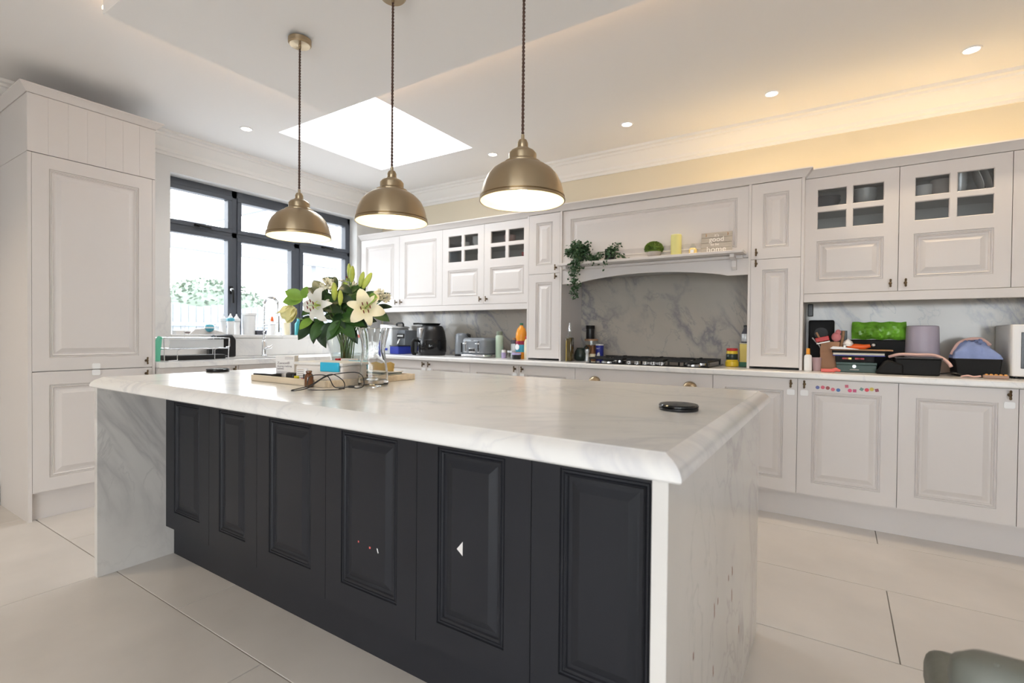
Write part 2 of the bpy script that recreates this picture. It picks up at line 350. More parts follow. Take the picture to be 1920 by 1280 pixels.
# window 1: anthracite frame, three lights wide and two high
def windows():
    root = struct('window_1', MB().box(XL-.26, XL-.17, OP[0]-.02, OP[0]+.001, OP[2], OP[3]), M['frame'])
    X0, X1 = -4.69, -4.62
    yv = [OP[0]-.01, 2.43, 2.516, 3.053, 3.152, OP[1]+.01]
    f = MB()
    f.box(X0, X1, yv[0], yv[5], 2.335, OP[3]+.005); f.box(X0, X1, yv[0], yv[5], OP[2]-.028, 1.065)
    f.box(X0, X1, yv[0], yv[0]+.03, OP[2], OP[3]); f.box(X0, X1, yv[5]-.045, yv[5], OP[2], OP[3])
    f.box(X0, X1, yv[1]+.018, yv[2]-.018, OP[2], OP[3]); f.box(X0, X1, yv[3]+.018, yv[4]-.018, OP[2], OP[3])
    f.box(X0, X1, yv[0], yv[5], 1.975, 2.025)
    ob('window_frame', f, M['frame'], root, bev=.003)
    cols = [(yv[0]+.02, yv[1]+.02), (yv[2]-.02, yv[3]+.02), (yv[4]-.02, yv[5]-.04)]
    for i, (a, b) in enumerate(cols):
        for j, (z0, z1) in enumerate(((1.052, 1.985), (2.015, 2.345))):
            s = MB(); t = .038; xs0, xs1 = X0+.01, X1+.012
            s.box(xs0, xs1, a, b, z0, z0+t); s.box(xs0, xs1, a, b, z1-t, z1); s.box(xs0, xs1, a, a+t, z0+t, z1-t); s.box(xs0, xs1, b-t, b, z0+t, z1-t)
            sa = ob('sash', s, M['frame'], root, bev=.003)
            ob('pane', MB().box(X0+.035, X0+.039, a+t-.005, b-t+.005, z0+t-.005, z1-t+.005), M['pane'], sa)
            if j == 1 and i != 1:
                h = MB().box(0, .012, -.02, .02, 0, .022).tube([(.012,0,.012),(.03,0,.012),(.034,.03,.006),(.034,.10,.0)], .008, 8)
                ob('handle', h, M['matteblack'], sa, (X1+.012, (a+b)/2-.03, z0+.005), smooth=True, label='black window handle')
            if j == 0 and i == 0:
                h = MB().box(0, .012, -.014, .014, -.035, .035).tube([(.012,0,0),(.035,0,0),(.040,.0,-.02),(.036,.004,-.115)], .009, 8)
                ob('handle', h, M['matteblack'], sa, (X1+.012, b-.014, 1.50), smooth=True, label='black lever handle')
                ob('handle_boss', MB().sphere(.016, (0,0,0)), M['steel'], sa, (X1+.03, b-.012, 1.505), smooth=True)
    struct('window_sill', MB().box(XL-.10, XL+.022, OP[0]+.0, 2.86, 1.072, 1.10).box(XL-.10, XL+.018, 2.862, OP[1], 1.070, 1.10).box(XL-.10, XL-.001, OP[0], OP[1], 1.021, 1.071), M['top'], bev=.004)
windows()
# skylight
sk = struct('window_2', MB().box(SK[0]-.05, SK[1]+.05, SK[2]-.05, SK[2], CE+.3, CE+.36).box(SK[0]-.05, SK[1]+.05, SK[3], SK[3]+.05, CE+.3, CE+.36).box(SK[0]-.05, SK[0], SK[2], SK[3], CE+.3, CE+.36).box(SK[1], SK[1]+.05, SK[2], SK[3], CE+.3, CE+.36), M['white'])
ob('pane', MB().box(SK[0], SK[1], SK[2], SK[3], CE+.33, CE+.336), M['pane'], sk)
# glazed doors behind the camera (seen only in reflections)
g = struct('door_1', MB().box(GX0, GX1, YB-.12, YB-.05, GZ-.06, GZ).box(GX0, GX1, YB-.12, YB-.05, 0, .03), M['frame'])
nd = 3; dw = (GX1-GX0)/nd
for i in range(nd):
    a = GX0+i*dw; b = a+dw
    s = MB().box(a, a+.06, YB-.12, YB-.06, .03, GZ-.06).box(b-.06, b, YB-.12, YB-.06, .03, GZ-.06).box(a+.06, b-.06, YB-.12, YB-.06, .03, .12).box(a+.06, b-.06, YB-.12, YB-.06, GZ-.13, GZ-.06)
    s = ob('door_frame', s, M['frame'], g); ob('pane', MB().box(a+.06, b-.06, YB-.095, YB-.09, .12, GZ-.13), M['pane'], s)

# ------------------------------------------------------------------ cabinet doors
RINGS = [(0,0),(.0015,.006),(.004,.006),(.0055,.0025),(.009,.0025),(.0105,.006),(.012,.006),(.015,.0015),(.019,.005),(.022,.0105),(.031,.0105),(.036,.009),(.056,.001),(.058,.001)]
def door_mb(w, h, bands, t=.02):
    mb = MB()
    for z0, z1, cells in bands:
        for x0, x1, k in cells:
            if k == 's': mb.add([(x0,0,z0),(x1,0,z0),(x1,0,z1),(x0,0,z1)], [(0,1,2,3)])
            elif k == 'p':
                sc = min(1, (x1-x0)/.16, (z1-z0)/.16); vs = []; fs = []
                for i, (a, d) in enumerate(RINGS):
                    a *= sc; vs += [(x0+a,d,z0+a),(x1-a,d,z0+a),(x1-a,d,z1-a),(x0+a,d,z1-a)]
                    if i:
                        for q in range(4):
                            r = (q+1) % 4; fs.append((4*i-4+q, 4*i-4+r, 4*i+r, 4*i+q))
                n = len(RINGS)-1; fs.append((4*n,4*n+1,4*n+2,4*n+3)); mb.add(vs, fs)
            elif k == 'h':
                e = .004
                vs = [(x0,0,z0),(x1,0,z0),(x1,0,z1),(x0,0,z1),(x0+e,e,z0+e),(x1-e,e,z0+e),(x1-e,e,z1-e),(x0+e,e,z1-e),(x0+e,t,z0+e),(x1-e,t,z0+e),(x1-e,t,z1-e),(x0+e,t,z1-e)]
                mb.add(vs, [(0,1,5,4),(1,2,6,5),(2,3,7,6),(3,0,4,7),(4,5,9,8),(5,6,10,9),(6,7,11,10),(7,4,8,11)])
    # sides
    mb.add([(0,0,0),(w,0,0),(w,0,h),(0,0,h),(0,t,0),(w,t,0),(w,t,h),(0,t,h)], [(0,4,5,1),(1,5,6,2),(2,6,7,3),(3,7,4,0)])
    if not any(k == 'h' for b_ in bands for _, _, k in b_[2]): mb.add([(0,t,0),(w,t,0),(w,t,h),(0,t,h)], [(3,2,1,0)])
    else:
        for z0, z1, cells in bands:
            for x0, x1, k in cells:
                if k != 'h': mb.add([(x0,t,z0),(x1,t,z0),(x1,t,z1),(x0,t,z1)], [(3,2,1,0)])
    return mb
def door_mesh(kind, w, h, ins=.075):
    if kind == 'panel':
        b = [(0,ins,[(0,w,'s')]), (ins,h-ins,[(0,ins,'s'),(ins,w-ins,'p'),(w-ins,w,'s')]), (h-ins,h,[(0,w,'s')])]
    elif kind == 'plain': b = [(0,h,[(0,w,'s')])]
    elif kind == 'glass':
        g0, g1 = h-.33, h-.073; gm = (g0+g1)/2; b0, b1 = .075, h-.405; i = .07; g = .014; xm = w/2
        row = [(0,i,'s'),(i,xm-g,'h'),(xm-g,xm+g,'s'),(xm+g,w-i,'h'),(w-i,w,'s')]
        b = [(0,b0,[(0,w,'s')]), (b0,b1,[(0,i,'s'),(i,w-i,'p'),(w-i,w,'s')]), (b1,g0,[(0,w,'s')]), (g0,gm-g,row), (gm-g,gm+g,[(0,w,'s')]), (gm+g,g1,row), (g1,h,[(0,w,'s')])]
    return door_mb(w, h, b)
def handle_mb():
    mb = MB()
    mb.tube([(0,-.006,0),(0,-.024,0)], [.0055,.004], 8)
    mb.tube([(0,-.028,-.024),(0,-.026,-.019),(0,-.024,-.006),(0,-.026,0),(0,-.024,.006),(0,-.026,.019),(0,-.028,.024)], [.0035,.006,.0045,.0065,.0045,.006,.0035], 8)
    mb.cyl(.009, 0, .006, 12); 
    k = len(mb.v)-48
    for i in range(k, len(mb.v)):
        x, y, z = mb.v[i]; mb.v[i] = (x, -z, y)
    return mb
HANDLE = mesh_of(handle_mb(), 'handle', M['darkbrass'], True)
PAD = None
def pad_mesh():
    global PAD
    if PAD is None:
        PAD = mesh_of(MB().prism([(-.021,-.012),(-.016,-.017),(.016,-.017),(.021,-.012),(.021,.012),(.016,.017),(-.016,.017),(-.021,.012)], -.008, 0), 'child_lock', M['white'], False)
    return PAD
def add_door(root, kind, x, z, w, h, m, handle=None, pad=None, y=0, ins=.075, name='door'):
    g = .0015
    d = ob(name, door_mesh(kind, w-2*g, h-2*g, ins), m, root, (x+g, y, z+g))
    if kind == 'glass':
        W_, H_ = w-2*g, h-2*g; g0, g1 = H_-.33, H_-.073; gm = (g0+g1)/2
        for a, b in ((.07, W_/2-.014), (W_/2+.014, W_-.07)):
            for c_, e_ in ((g0, gm-.014), (gm+.014, g1)): ob('pane', MB().box(a+.002, b-.002, .012, .016, c_+.002, e_-.002), M['smoke'], d)
    if handle:
        o = ob('handle', HANDLE, None, d, (handle[0]-x-g, 0, handle[1]-z-g)); o['label'] = 'dark brass handle'
    if pad:
        o = ob('child_lock', pad_mesh(), None, d, (pad[0]-x-g, 0, pad[1]-z-g)); o['label'] = 'white child lock pad'
    return d
def carcass(root, x0, x1, z0, z1, depth, m, hollow=False, shelf=None, y=.0215):
    t = .018
    if not hollow: return ob('body', MB().box(x0, x1, y, depth, z0, z1), m, root)
    mb = MB().box(x0, x0+t, y, depth, z0, z1).box(x1-t, x1, y, depth, z0, z1).box(x0+t, x1-t, y, depth, z0, z0+t).box(x0+t, x1-t, y, depth, z1-t, z1)
    o = ob('body', mb, m, root)
    ob('back_panel', MB().box(x0+t, x1-t, depth-.012, depth-.002, z0+t, z1-t), M['inside'], root)
    for s in (shelf or []): ob('shelf', MB().box(x0+t, x1-t, y+.03, depth-.012, s-.009, s+.009), M['inside'], root)
    return o
P = M['paint']
YB0 = 3.55   # base door plane
def base_unit(x0, x1, label, doors=2, pads=(), cat='cabinet', hpair=True, handles='centre', cut=None):
    r = thing('base_cabinet', label, cat, (x0, YB0, 0)); w_ = x1-x0
    carcass(r, 0, w_, .15, .87, .57, P, )
    z0, h = .165, .705
    dw = w_/2
    for i in range(2):
        hx = dw-.036 if i == 0 else dw+.036
        add_door(r, 'panel', i*dw, z0, dw, h, P, (hx, .838), (hx, .785) if i in pads else None)
    ob('plinth', MB().box(0, w_, .06, .078, 0, .152), P, r)
    return r
bu1 = base_unit(-3.77, -2.745, 'pale double cabinet under the air fryer, left end of hob wall', pads=(0,1))
bu2 = base_unit(-2.745, -1.715, 'pale double cabinet below the grey toaster and green bottle', pads=(0,1))
bu3 = base_unit(-.70, .286, 'pale double cabinet with a row of little stickers on one door', pads=(0,1))
bu4 = base_unit(.286, 1.262, 'pale double cabinet below the black pans and microwave', pads=(0,1))
bu5 = base_unit(1.262, 2.24, 'pale double cabinet at the right end, past the microwave')
# stickers on the door under the brown paper bag
sd = [d for d in bu3.children if d.name.startswith('door')][1]
SC = [('round',(.10,.12,.32)),('round',(.62,.10,.16)),('round',(.30,.06,.06)),('round',(.62,.14,.20)),('ring',(.06,.16,.42)),('square',(.55,.10,.16)),('round',(.70,.08,.20)),('square',(.52,.07,.18)),('diamond',(.16,.28,.24)),('round',(.68,.03,.06)),('round',(.60,.46,.05)),('square',(.28,.05,.08))]
SP = [(-.102,.830),(-.075,.832),(-.050,.830),(-.024,.823),(.003,.821),(.044,.846),(.060,.822),(.083,.822),(.116,.833),(.141,.831),(.164,.836),(.188,.832)]
for (k, col), (sx, sz) in zip(SC, SP):
    m_ = pm('sticker_'+k, col, .4); mb = MB(); n = 14 if k in ('round','ring') else 4
    a0 = 0 if k in ('round','ring','diamond') else pi/4; R_ = .0105 if n > 4 else .012
    mb.prism([(R_*cos(a0+2*pi*i/n), R_*sin(a0+2*pi*i/n)) for i in range(n)], -.0012, .0)
    s_ = ob('sticker', mb, m_, sd, (sx+.205, -.0004, sz-.1665-.008), (0, random.uniform(-.3,.3), 0), label=None)
    mb = MB().prism([(.0045*cos(2*pi*i/10), .0045*sin(2*pi*i/10)) for i in range(10)], -.0018, -.0011)
    me = mesh_of(mb, 'sticker_mark', M['whiteink'], False)
# drawers under the hob
r = thing('drawer_cabinet', 'wide pale drawer unit under the gas hob with brass cup handles', 'cabinet', (-1.715, YB0, 0))
carcass(r, 0, 1.015, .15, .87, .57, P)
for z0, h in ((.165,.235),(.40,.235),(.635,.235)):
    d = ob('drawer', door_mesh('plain', 1.012, h-.003), P, r, (.0015, 0, z0+.0015))
    for hx in (.165, .866):
        mb = MB(); n = 14; vs = []; fs = []
        for i in range(n+1):
            a = pi*i/n
            for j in range(6):
                b_ = pi/2*j/5; vs.append((.044*cos(a)*(.35+.65*cos(b_)) if False else .044*cos(a)*cos(b_*.0), -.028*sin(b_)*sin(a)**.5 if sin(a) > 0 else 0, .034*sin(a)*cos(b_)))
        for i in range(n):
            for j in range(5): fs.append((i*6+j, (i+1)*6+j, (i+1)*6+j+1, i*6+j+1))
        mb.add(vs, fs)
        ob('cup_handle', mb, M['brass'], d, (hx, -.0005, .145), smooth=True, label='antique brass cup handle')
ob('plinth', MB().box(0, 1.015, .06, .078, 0, .152), P, r)

# wall cabinets
def wall_unit(x0, x1, label, kinds, Y=3.78, z0=1.405, z1=2.145, hollow=False, shelves=None, hz=1.452, single=None):
    r = thing('wall_cabinet', label, 'cabinet', (x0, Y, 0)); w_ = x1-x0
    carcass(r, 0, w_, z0, z1, YH-Y-.002, P, hollow, shelves)
    n = len(kinds); dw = w_/n
    for i, k in enumerate(kinds):
        if n == 2: hx = dw-.036 if i == 0 else dw+.036
        else: hx = .036 if single == 'L' else w_-.036
        add_door(r, k, i*dw, z0, dw, z1-z0, P, (hx, hz))
    return r
wu1 = wall_unit(-4.45, -3.272, 'pale wall cabinet with two solid doors beside the window', ['panel','panel'])
wu2 = wall_unit(-3.272, -2.262, 'pale wall cabinet with two part-glazed doors above the toaster', ['glass','glass'], hollow=True, shelves=[1.76, 1.955])
wu3 = wall_unit(-.20, .782, 'pale wall cabinet with two part-glazed doors above the green bag', ['glass','glass'], hollow=True, shelves=[1.76, 1.955])
wu4 = wall_unit(.782, 1.765, 'pale wall cabinet above the microwave at the right edge', ['panel','panel'])
# pelmets under, crown on top
tag(ob('pelmet', MB().box(-4.45, -2.262, 3.775, 3.80, 1.350, 1.403), P, bev=.002), 'pale pelmet strip under the left wall cabinets', 'pelmet')
tag(ob('pelmet', MB().box(-.195, 1.765, 3.775, 3.80, 1.350, 1.403), P, bev=.002), 'pale pelmet strip under the right wall cabinets', 'pelmet')
def crown(pts, name, label, z=2.1462):
    prof = [(-.03,z),(.004,z),(.010,z+.008),(.040,z+.040),(.044,z+.042),(.044,z+.050),(-.03,z+.050)]
    mb = MB(); mb.sweep(prof, pts); return tag(ob(name, mb, P, smooth=25), label, 'moulding')
crown([((-4.45,3.78),(0,-1)), ((-2.262,3.78),(0,-1))], 'crown_moulding', 'pale crown moulding over the left wall cabinets')
crown([((-2.262,3.78),(-1,-.02)), ((-2.262,3.72),(-1,-1)), ((-.195,3.72),(1,-1)), ((-.195,3.78),(1,-.02))], 'crown_moulding', 'pale crown moulding over the hood and narrow cabinets')
crown([((-.195,3.78),(0,-1)), ((1.765,3.78),(0,-1))], 'crown_moulding', 'pale crown moulding over the right wall cabinets')
# narrow full-height units either side of the hob
def slim(x0, x1, label, hside):
    r = thing('slim_cabinet', label, 'cabinet', (x0, 3.72, 0)); w_ = x1-x0; t = .016
    ob('side_panel', MB().box(0, t, 0, YH-3.738, .911, 2.146), P, r); ob('side_panel', MB().box(w_-t, w_, 0, YH-3.738, .911, 2.146), P, r)
    ob('body', MB().box(t, w_-t, .0215, YH-3.738, .93, 2.146), P, r)
    hx = w_-t-.034 if hside == 'R' else t+.034
    add_door(r, 'panel', t, .925, w_-2*t, .715, P, (hx, 1.612), ins=.07); add_door(r, 'panel', t, 1.64, w_-2*t, .503, P, (hx, 1.685), ins=.07)
slim(-2.262, -1.93, 'tall slim two-door cabinet left of the hob', 'R')
slim(-.52, -.195, 'tall slim two-door cabinet right of the hob', 'L')
# hood with mantel shelf
HX0, HX1 = -1.929, -.521
hood = thing('cooker_hood', 'wide panelled hood cover with an arched valance over the hob', 'cooker hood', (HX0, 3.735, 0)); HW = HX1-HX0
add_door(hood, 'panel', 0, 1.66, HW, .485, P, ins=.07, name='front_panel')
ob('body', MB().box(0, HW, .022, YH-3.737, 1.66, 2.146), P, hood)
arch = [(0,1.658),(0,1.545),(.13,1.545)]+[(.13+(HW-.26)*i/24, 1.547+.052*sin(pi*i/24)**.8) for i in range(1,24)]+[(HW-.13,1.545),(HW,1.545),(HW,1.658)]
ob('valance', MB().prism(arch, .0, .022), P, hood)
ob('extractor', MB().box(.25, HW-.25, .10, .36, 1.62, 1.655), M['steel'], hood)
sh = thing('mantel_shelf', 'pale mantel shelf on brackets across the hood', 'shelf', (HX0, 3.735, 0))
ob('shelf_board', MB().box(.02, HW-.012, -.145, -.0, 1.678, 1.697), P, sh, bev=.003)
ob('shelf_moulding', MB().box(.03, HW-.03, -.035, -.001, 1.655, 1.677), P, sh, bev=.006)
for bx in (.075, HW-.085):
    ob('bracket', MB().prism([(-.0,1.677),(-.0,1.58),(-.012,1.58),(-.03,1.60),(-.035,1.64),(-.115,1.655),(-.12,1.677)], 0, .028).xf(Matrix.Rotation(pi/2, 4, 'Z')), P, sh, (bx+.014, -.001, 0))

# splashback and worktops
tag(ob('splashback', MB().box(-4.46, 2.3, YH-.016, YH-.001, .912, 1.40).box(HX0, HX1, YH-.016, YH-.001, 1.40, 1.66), M['splash_shaded']), 'veined marble splashback with shade in its colour behind the hob wall worktop', 'splashback')
sp = MB().box(XL+.001, XL+.016, 1.575, 1.90, .912, 1.40).box(XL+.001, XL+.016, 1.90, 3.77, .912, 1.069).box(XL+.001, XL+.016, 3.77, YH-.02, .912, 1.40)
tag(ob('splashback', sp, M['top']), 'pale marble upstand below and beside the window', 'splashback')
def nosed(xs, ys):   # profile helper rows for a rounded worktop edge
    pass
wt = MB()
def slab(mb, x0, x1, y0, y1, z0=.872, z1=.91): return mb.box(x0, x1, y0, y1, z0, z1)
tag(ob('worktop', MB().box(-3.885, 2.3, 3.525, YH-.018, .872, .91), M['top'], bev=.009, seg=3), 'long white marble worktop along the hob wall', 'worktop')
# window-side worktop with a sink cut-out
SX0, SX1, SY0, SY1 = -4.30, -3.98, 2.06, 2.58
wl = MB().box(-4.482, SX0, 1.577, YH-.02, .872, .91).box(SX1, -3.886, 1.577, YH-.02, .872, .91).box(SX0, SX1, 1.577, SY0, .872, .91).box(SX0, SX1, SY1, YH-.02, .872, .91)
tag(ob('worktop', wl, M['top'], ), 'white marble worktop below the window with the sink', 'worktop')
sk_ = MB(); a = .02
sk_.box(SX0-.01, SX1+.01, SY0-.01, SY1+.01, .70, .71).box(SX0-.01, SX0, SY0, SY1, .71, .871).box(SX1, SX1+.01, SY0, SY1, .71, .871).box(SX0, SX1, SY0-.01, SY0, .71, .871).box(SX0, SX1, SY1, SY1+.01, .71, .871)
tag(ob('sink', sk_, M['sink']), 'dark undermount sink below the window', 'sink')
# window side base units, turned to face +x
def side_unit(y0, y1, label):
    r = thing('base_cabinet', label, 'cabinet', (-3.94+.03, y0, 0), pi/2); w_ = y1-y0
    ob('body', MB().box(0, w_, .0215, .55, .15, .69).box(0, .018, .0215, .55, .69, .87).box(w_-.018, w_, .0215, .55, .69, .87).box(.018, w_-.018, .0215, .03, .69, .87), P, r)
    add_door(r, 'panel', 0, .165, w_, .705, P, (w_-.036, .838))
    ob('plinth', MB().box(0, w_, .06, .078, 0, .152), P, r)
side_unit(1.577, 2.13, 'pale single cabinet under the dish rack'); side_unit(2.13, 2.68, 'pale single cabinet below the sink tap')
side_unit(2.68, 3.23, 'pale single cabinet right of the sink, toward the corner')

cc = thing('corner_cabinet', 'plain pale corner unit where the two worktops meet', 'cabinet', (-3.91, 3.235, 0))
ob('body', MB().box(-.49, 0, 0, .318, .152, .869).box(-.49, .138, .320, .87, .152, .869), P, cc)
ob('plinth', MB().box(-.49, -.06, 0, .378, 0, .151).box(-.49, .138, .379, .395, 0, .151), P, cc)
# tall housing cabinet
tall = thing('tall_cabinet', 'tall pale fridge housing cabinet with two panelled doors', 'cabinet', (-3.94, .922, 0), pi/2); TWd = .65
ob('side_panel', MB().box(0, .018, 0, .557, 0, 2.156).box(0, .018, .021, .557, 2.1585, 2.495), P, tall)
ob('side_panel', MB().box(TWd-.018, TWd, .0, .557, 0, 2.156).box(TWd-.018, TWd, .021, .557, 2.1585, 2.495), P, tall)
ob('body', MB().box(.018, TWd-.018, .0215, .557, .15, 2.49), P, tall)
add_door(tall, 'panel', .018, .165, TWd-.036, .712, P, (TWd-.055, .838), (.32, .86), ins=.077)
add_door(tall, 'panel', .018, .88, TWd-.036, 1.277, P, (TWd-.055, .925), (.32, .90), ins=.077)
tp = MB(); n = 7; x0 = .0; zz0, zz1 = 2.16, 2.495
for i in range(n):
    a, b = TWd*i/n, TWd*(i+1)/n; v = .0008
    tp.add([(a,.0012,zz0),(a+v,0,zz0),(b-v,0,zz0),(b,.0012,zz0),(a,.0012,zz1),(a+v,0,zz1),(b-v,0,zz1),(b,.0012,zz1)], [(0,1,5,4),(1,2,6,5),(2,3,7,6)])
tp.box(0, TWd, .0025, .02, zz0, zz1)
ob('fascia_panel', tp, P, tall, label='grooved top panel')
ob('plinth', MB().box(.018, TWd-.018, .04, .058, 0, .152), P, tall)
cm = MB(); prof = [(0,2.497),(.004,2.497),(.012,2.505),(.036,2.533),(.040,2.535),(.040,2.542),(0,2.542)]
cm.sweep([(o, z) for o, z in prof], [((0,.557),(-1,0)), ((0,0),(-1,-1)), ((TWd,0),(1,-1)), ((TWd,.557),(1,0))])
ob('crown', cm, P, tall, smooth=25); ob('top_board', MB().box(0, TWd, 0, .557, 2.497, 2.515), P, tall)

# ------------------------------------------------------------------ island
IX0, IX1, IY0, IY1 = -2.87, -.222, .88, 2.225
isl = thing('kitchen_island', 'dark charcoal island body with six raised panels', 'kitchen island', (-2.81, 1.168, 0))
seams = [-2.81,-2.39,-2.005,-1.56,-1.11,-.69,-.277]
for a, b in zip(seams[:-1], seams[1:]):
    g_ = .0012
    d = ob('panel', door_mesh('panel', b-a-2*g_, .712, .085), M['dark'], isl, (a+2.81+g_, 0, .15))
ob('body', MB().box(0, 2.533, .0215, .94, .14, .863), M['dark'], isl)
ob('plinth', MB().box(0, 2.533, .037, .055, 0, .149), M['dark'], isl)
ob('back_plinth', MB().box(0, 2.533, .88, .90, 0, .139), M['dark'], isl)
def speck(x, z, pts, m, lab):
    mb = MB().prism([(px_, pz_) for px_, pz_ in pts], -.0006, 0); o = ob('sticker_remnant', mb, m, isl, (x+2.81, .0010, z)); o['label'] = lab
speck(-.935, .485, [(-.012,-.004),(.010,-.020),(.010,.022)], M['card'], 'white torn sticker scrap')
speck(-1.288, .392, [(-.004,.008),(.001,.008),(.006,-.006),(.002,-.008)], M['white'], 'white scrap')
speck(-1.325, .394, [(-.004,.003),(.004,.004),(.004,-.003),(-.003,-.004)], M['pink'], 'pink scrap')
speck(-1.382, .402, [(-.003,.003),(.003,.003),(.003,-.003),(-.003,-.003)], M['pink'], 'pink scrap')
speck(-1.60, .385, [(-.003,.003),(.003,.004),(.003,-.003),(-.002,-.003)], M['white'], 'white scrap')
tag(ob('end_panel', MB().box(-2.842, -2.812, .89, 2.20, 0, .864), M['isl_side'], bev=.001), 'white marble waterfall panel at the far left end of the island', 'panel')
ep = tag(ob('end_panel', MB().box(-.276, -.247, .89, 2.105, 0, .864), M['isl_side'], bev=.001), 'white marble waterfall panel at the near right end of the island', 'panel')
SCF = pm('brown_scuff', (.20,.09,.06), .6)
for i, (y_, z_) in enumerate([(1.498, 0.451), (1.557, 0.448), (1.309, 0.446), (1.351, 0.451), (1.304, 0.299), (1.555, 0.378), (1.095, 0.447), (1.689, 0.214)]):
    h_ = .010+.006*(i % 3); w_ = .0035
    o_ = ob('scuff', MB().add([(0,-w_,-h_),(0,w_*.6,-h_*.8),(0,w_,h_),(0,-w_*.5,h_*.9),(.0008,-w_*.5,-h_*.6),(.0008,w_*.5,-h_*.5),(.0008,w_*.5,h_*.6),(.0008,-w_*.3,h_*.6)], [(4,5,6,7),(0,1,5,4),(1,2,6,5),(2,3,7,6),(3,0,4,7)]), SCF, ep, (-.2471, y_, z_), (.15,0,0)); o_['label'] = 'small brown scuff mark'
# top with ogee edge: rings round a rectangle
tp = MB(); prof = [(.030,.865),(.004,.865),(.0,.869),(.0,.876),(.004,.886),(.012,.895),(.022,.902),(.034,.907),(.038,.910)]
vs = []; fs = []
for i, (o, z) in enumerate(prof):
    vs += [(IX0+o,IY0+o,z),(IX1-o,IY0+o,z),(IX1-o,IY1-o,z),(IX0+o,IY1-o,z)]
    if i:
        for q in range(4): r_ = (q+1) % 4; fs.append((4*i-4+q,4*i-4+r_,4*i+r_,4*i+q))
n = len(prof)-1; fs += [(4*n,4*n+1,4*n+2,4*n+3),(3,2,1,0)]
tp.add(vs, fs)
tag(ob('island_worktop', tp, M['top'], smooth=30), 'white marble island worktop with a rounded moulded edge', 'worktop')

# ------------------------------------------------------------------ pendant lights
def pendant():
    r = thing('pendant_light', '', 'pendant light', (0,0,0))
    prof = [(.052,.192),(.049,.196),(.053,.188),(.055,.175),(.054,.158),(.052,.150),(.066,.143),(.078,.136)]
    prof = [(.018,.186),(.030,.184),(.042,.177),(.049,.168),(.0495,.166),(.0495,.146),(.051,.144),(.064,.138),(.066,.136),(.066,.131),(.084,.124),(.106,.109),(.125,.087),(.138,.060),(.145,.034),(.1465,.020),(.150,.019),(.1505,.014),(.148,.012),(.152,.008),(.152,.002),(.150,.0)]
    inner = [(.148,.001),(.149,.006),(.144,.018),(.142,.034),(.135,.060),(.122,.087),(.103,.108),(.080,.122),(.048,.137),(.047,.165),(.028,.181),(.018,.183)]
    ob('lamp_shade', MB().lathe(prof, 64), M['brass'], r, smooth=35, label='brushed antique brass dome')
    ob('shade_lining', MB().lathe(inner, 64), M['shade_in'], r, smooth=35, label='cream inside of the shade')
    ob('lamp_holder', MB().lathe([(0,.183),(.021,.184),(.021,.191),(.018,.192),(.019,.198),(.019,.206),(.014,.217),(.006,.220),(.006,.236),(.004,.238),(0,.239)], 32), M['brass'], r, smooth=35)
    ob('bulb', MB().sphere(.032, (0,0,.075), 20, 14, (1,1,1.15)).cyl(.014, .10, .19, 16), M['bulb'], r, smooth=True)
    H = RZ-1.60; n = 240; mb = MB()
    for ph in (0, pi):
        mb.tube([(.0028*cos(ph+2*pi*i/n*26), .0028*sin(ph+2*pi*i/n*26), .24+(H-.26)*i/n) for i in range(n+1)], .0028, 6)
    ob('cord', mb, M['cord'], r, smooth=True, label='twisted brown braided cord')
    ob('ceiling_rose', MB().lathe([(0,H-.028),(.048,H-.028),(.054,H-.022),(.054,H-.001),(0,H-.001)], 40), M['brass'], r, smooth=35)
    ob('cord_grip', MB().cyl(.006, H-.045, H-.027, 12), M['brass'], r, smooth=True)
    return r
p0 = pendant()
PG = 'brass dome pendants over the island'
for i, (x, lab) in enumerate(((-2.245, 'brass dome pendant in front of the window, nearest the vase'), (-1.600, 'brass dome pendant between the other two, under the skylight'), (-.948, 'brass dome pendant nearest the hood, largest in view'))):
    o = p0 if i == 0 else copy_tree(p0)
    o.location = (x, 1.52, 1.592); o['label'] = lab; o['group'] = PG

# downlights
def downlight(x, y, label, z=CE, power=9, col=(1,.80,.55), group='recessed ceiling downlights'):
    r = thing('downlight', label, 'downlight', (x, y, z-.001), 0, group)
    ob('rim', MB().lathe([(.034,-.001),(.036,-.005),(.042,-.005),(.046,0),(.034,0)], 28), M['white'], r, smooth=True)
    ob('lamp_face', MB().cyl(.0335, -.002, 0, 24), M['ledglow'], r)
    spot('downlight_beam', (x, y, z-.02), power, col)
for x, y, lab, pw in ((.577, 3.63, 'recessed downlight nearest the right edge of the ceiling', 16), (-.382, 3.615, 'recessed downlight above the right slim cabinet', 15), (-1.331, 3.58, 'recessed downlight above the hood', 11), (-2.53, 3.57, 'recessed downlight beside the skylight, above the toaster', 7), (-3.826, 2.138, 'recessed downlight between tall cabinet and skylight', 4)):
    downlight(x, y, lab, power=pw)
for x, y in ((-3.7, -.2), (-2.4, -.8), (-.6, -.9), (1.0, -.9), (-3.6,-2.2), (1.2,-2.4)):
    downlight(x, y, 'recessed downlight in the ceiling behind the viewer', power=(30 if y > -.5 else 16) if x < -2 else 10, group='downlights behind the viewer')
# warm strip lying on top of the wall cabinets
o = tag(ob('led_strip', MB().box(-1.0, 1.7, 3.93, 3.945, 2.148, 2.154), emit('cabinet_strip_glow', (1,.70,.30), 10)), 'warm light strip lying on top of the wall cabinets', 'light strip')

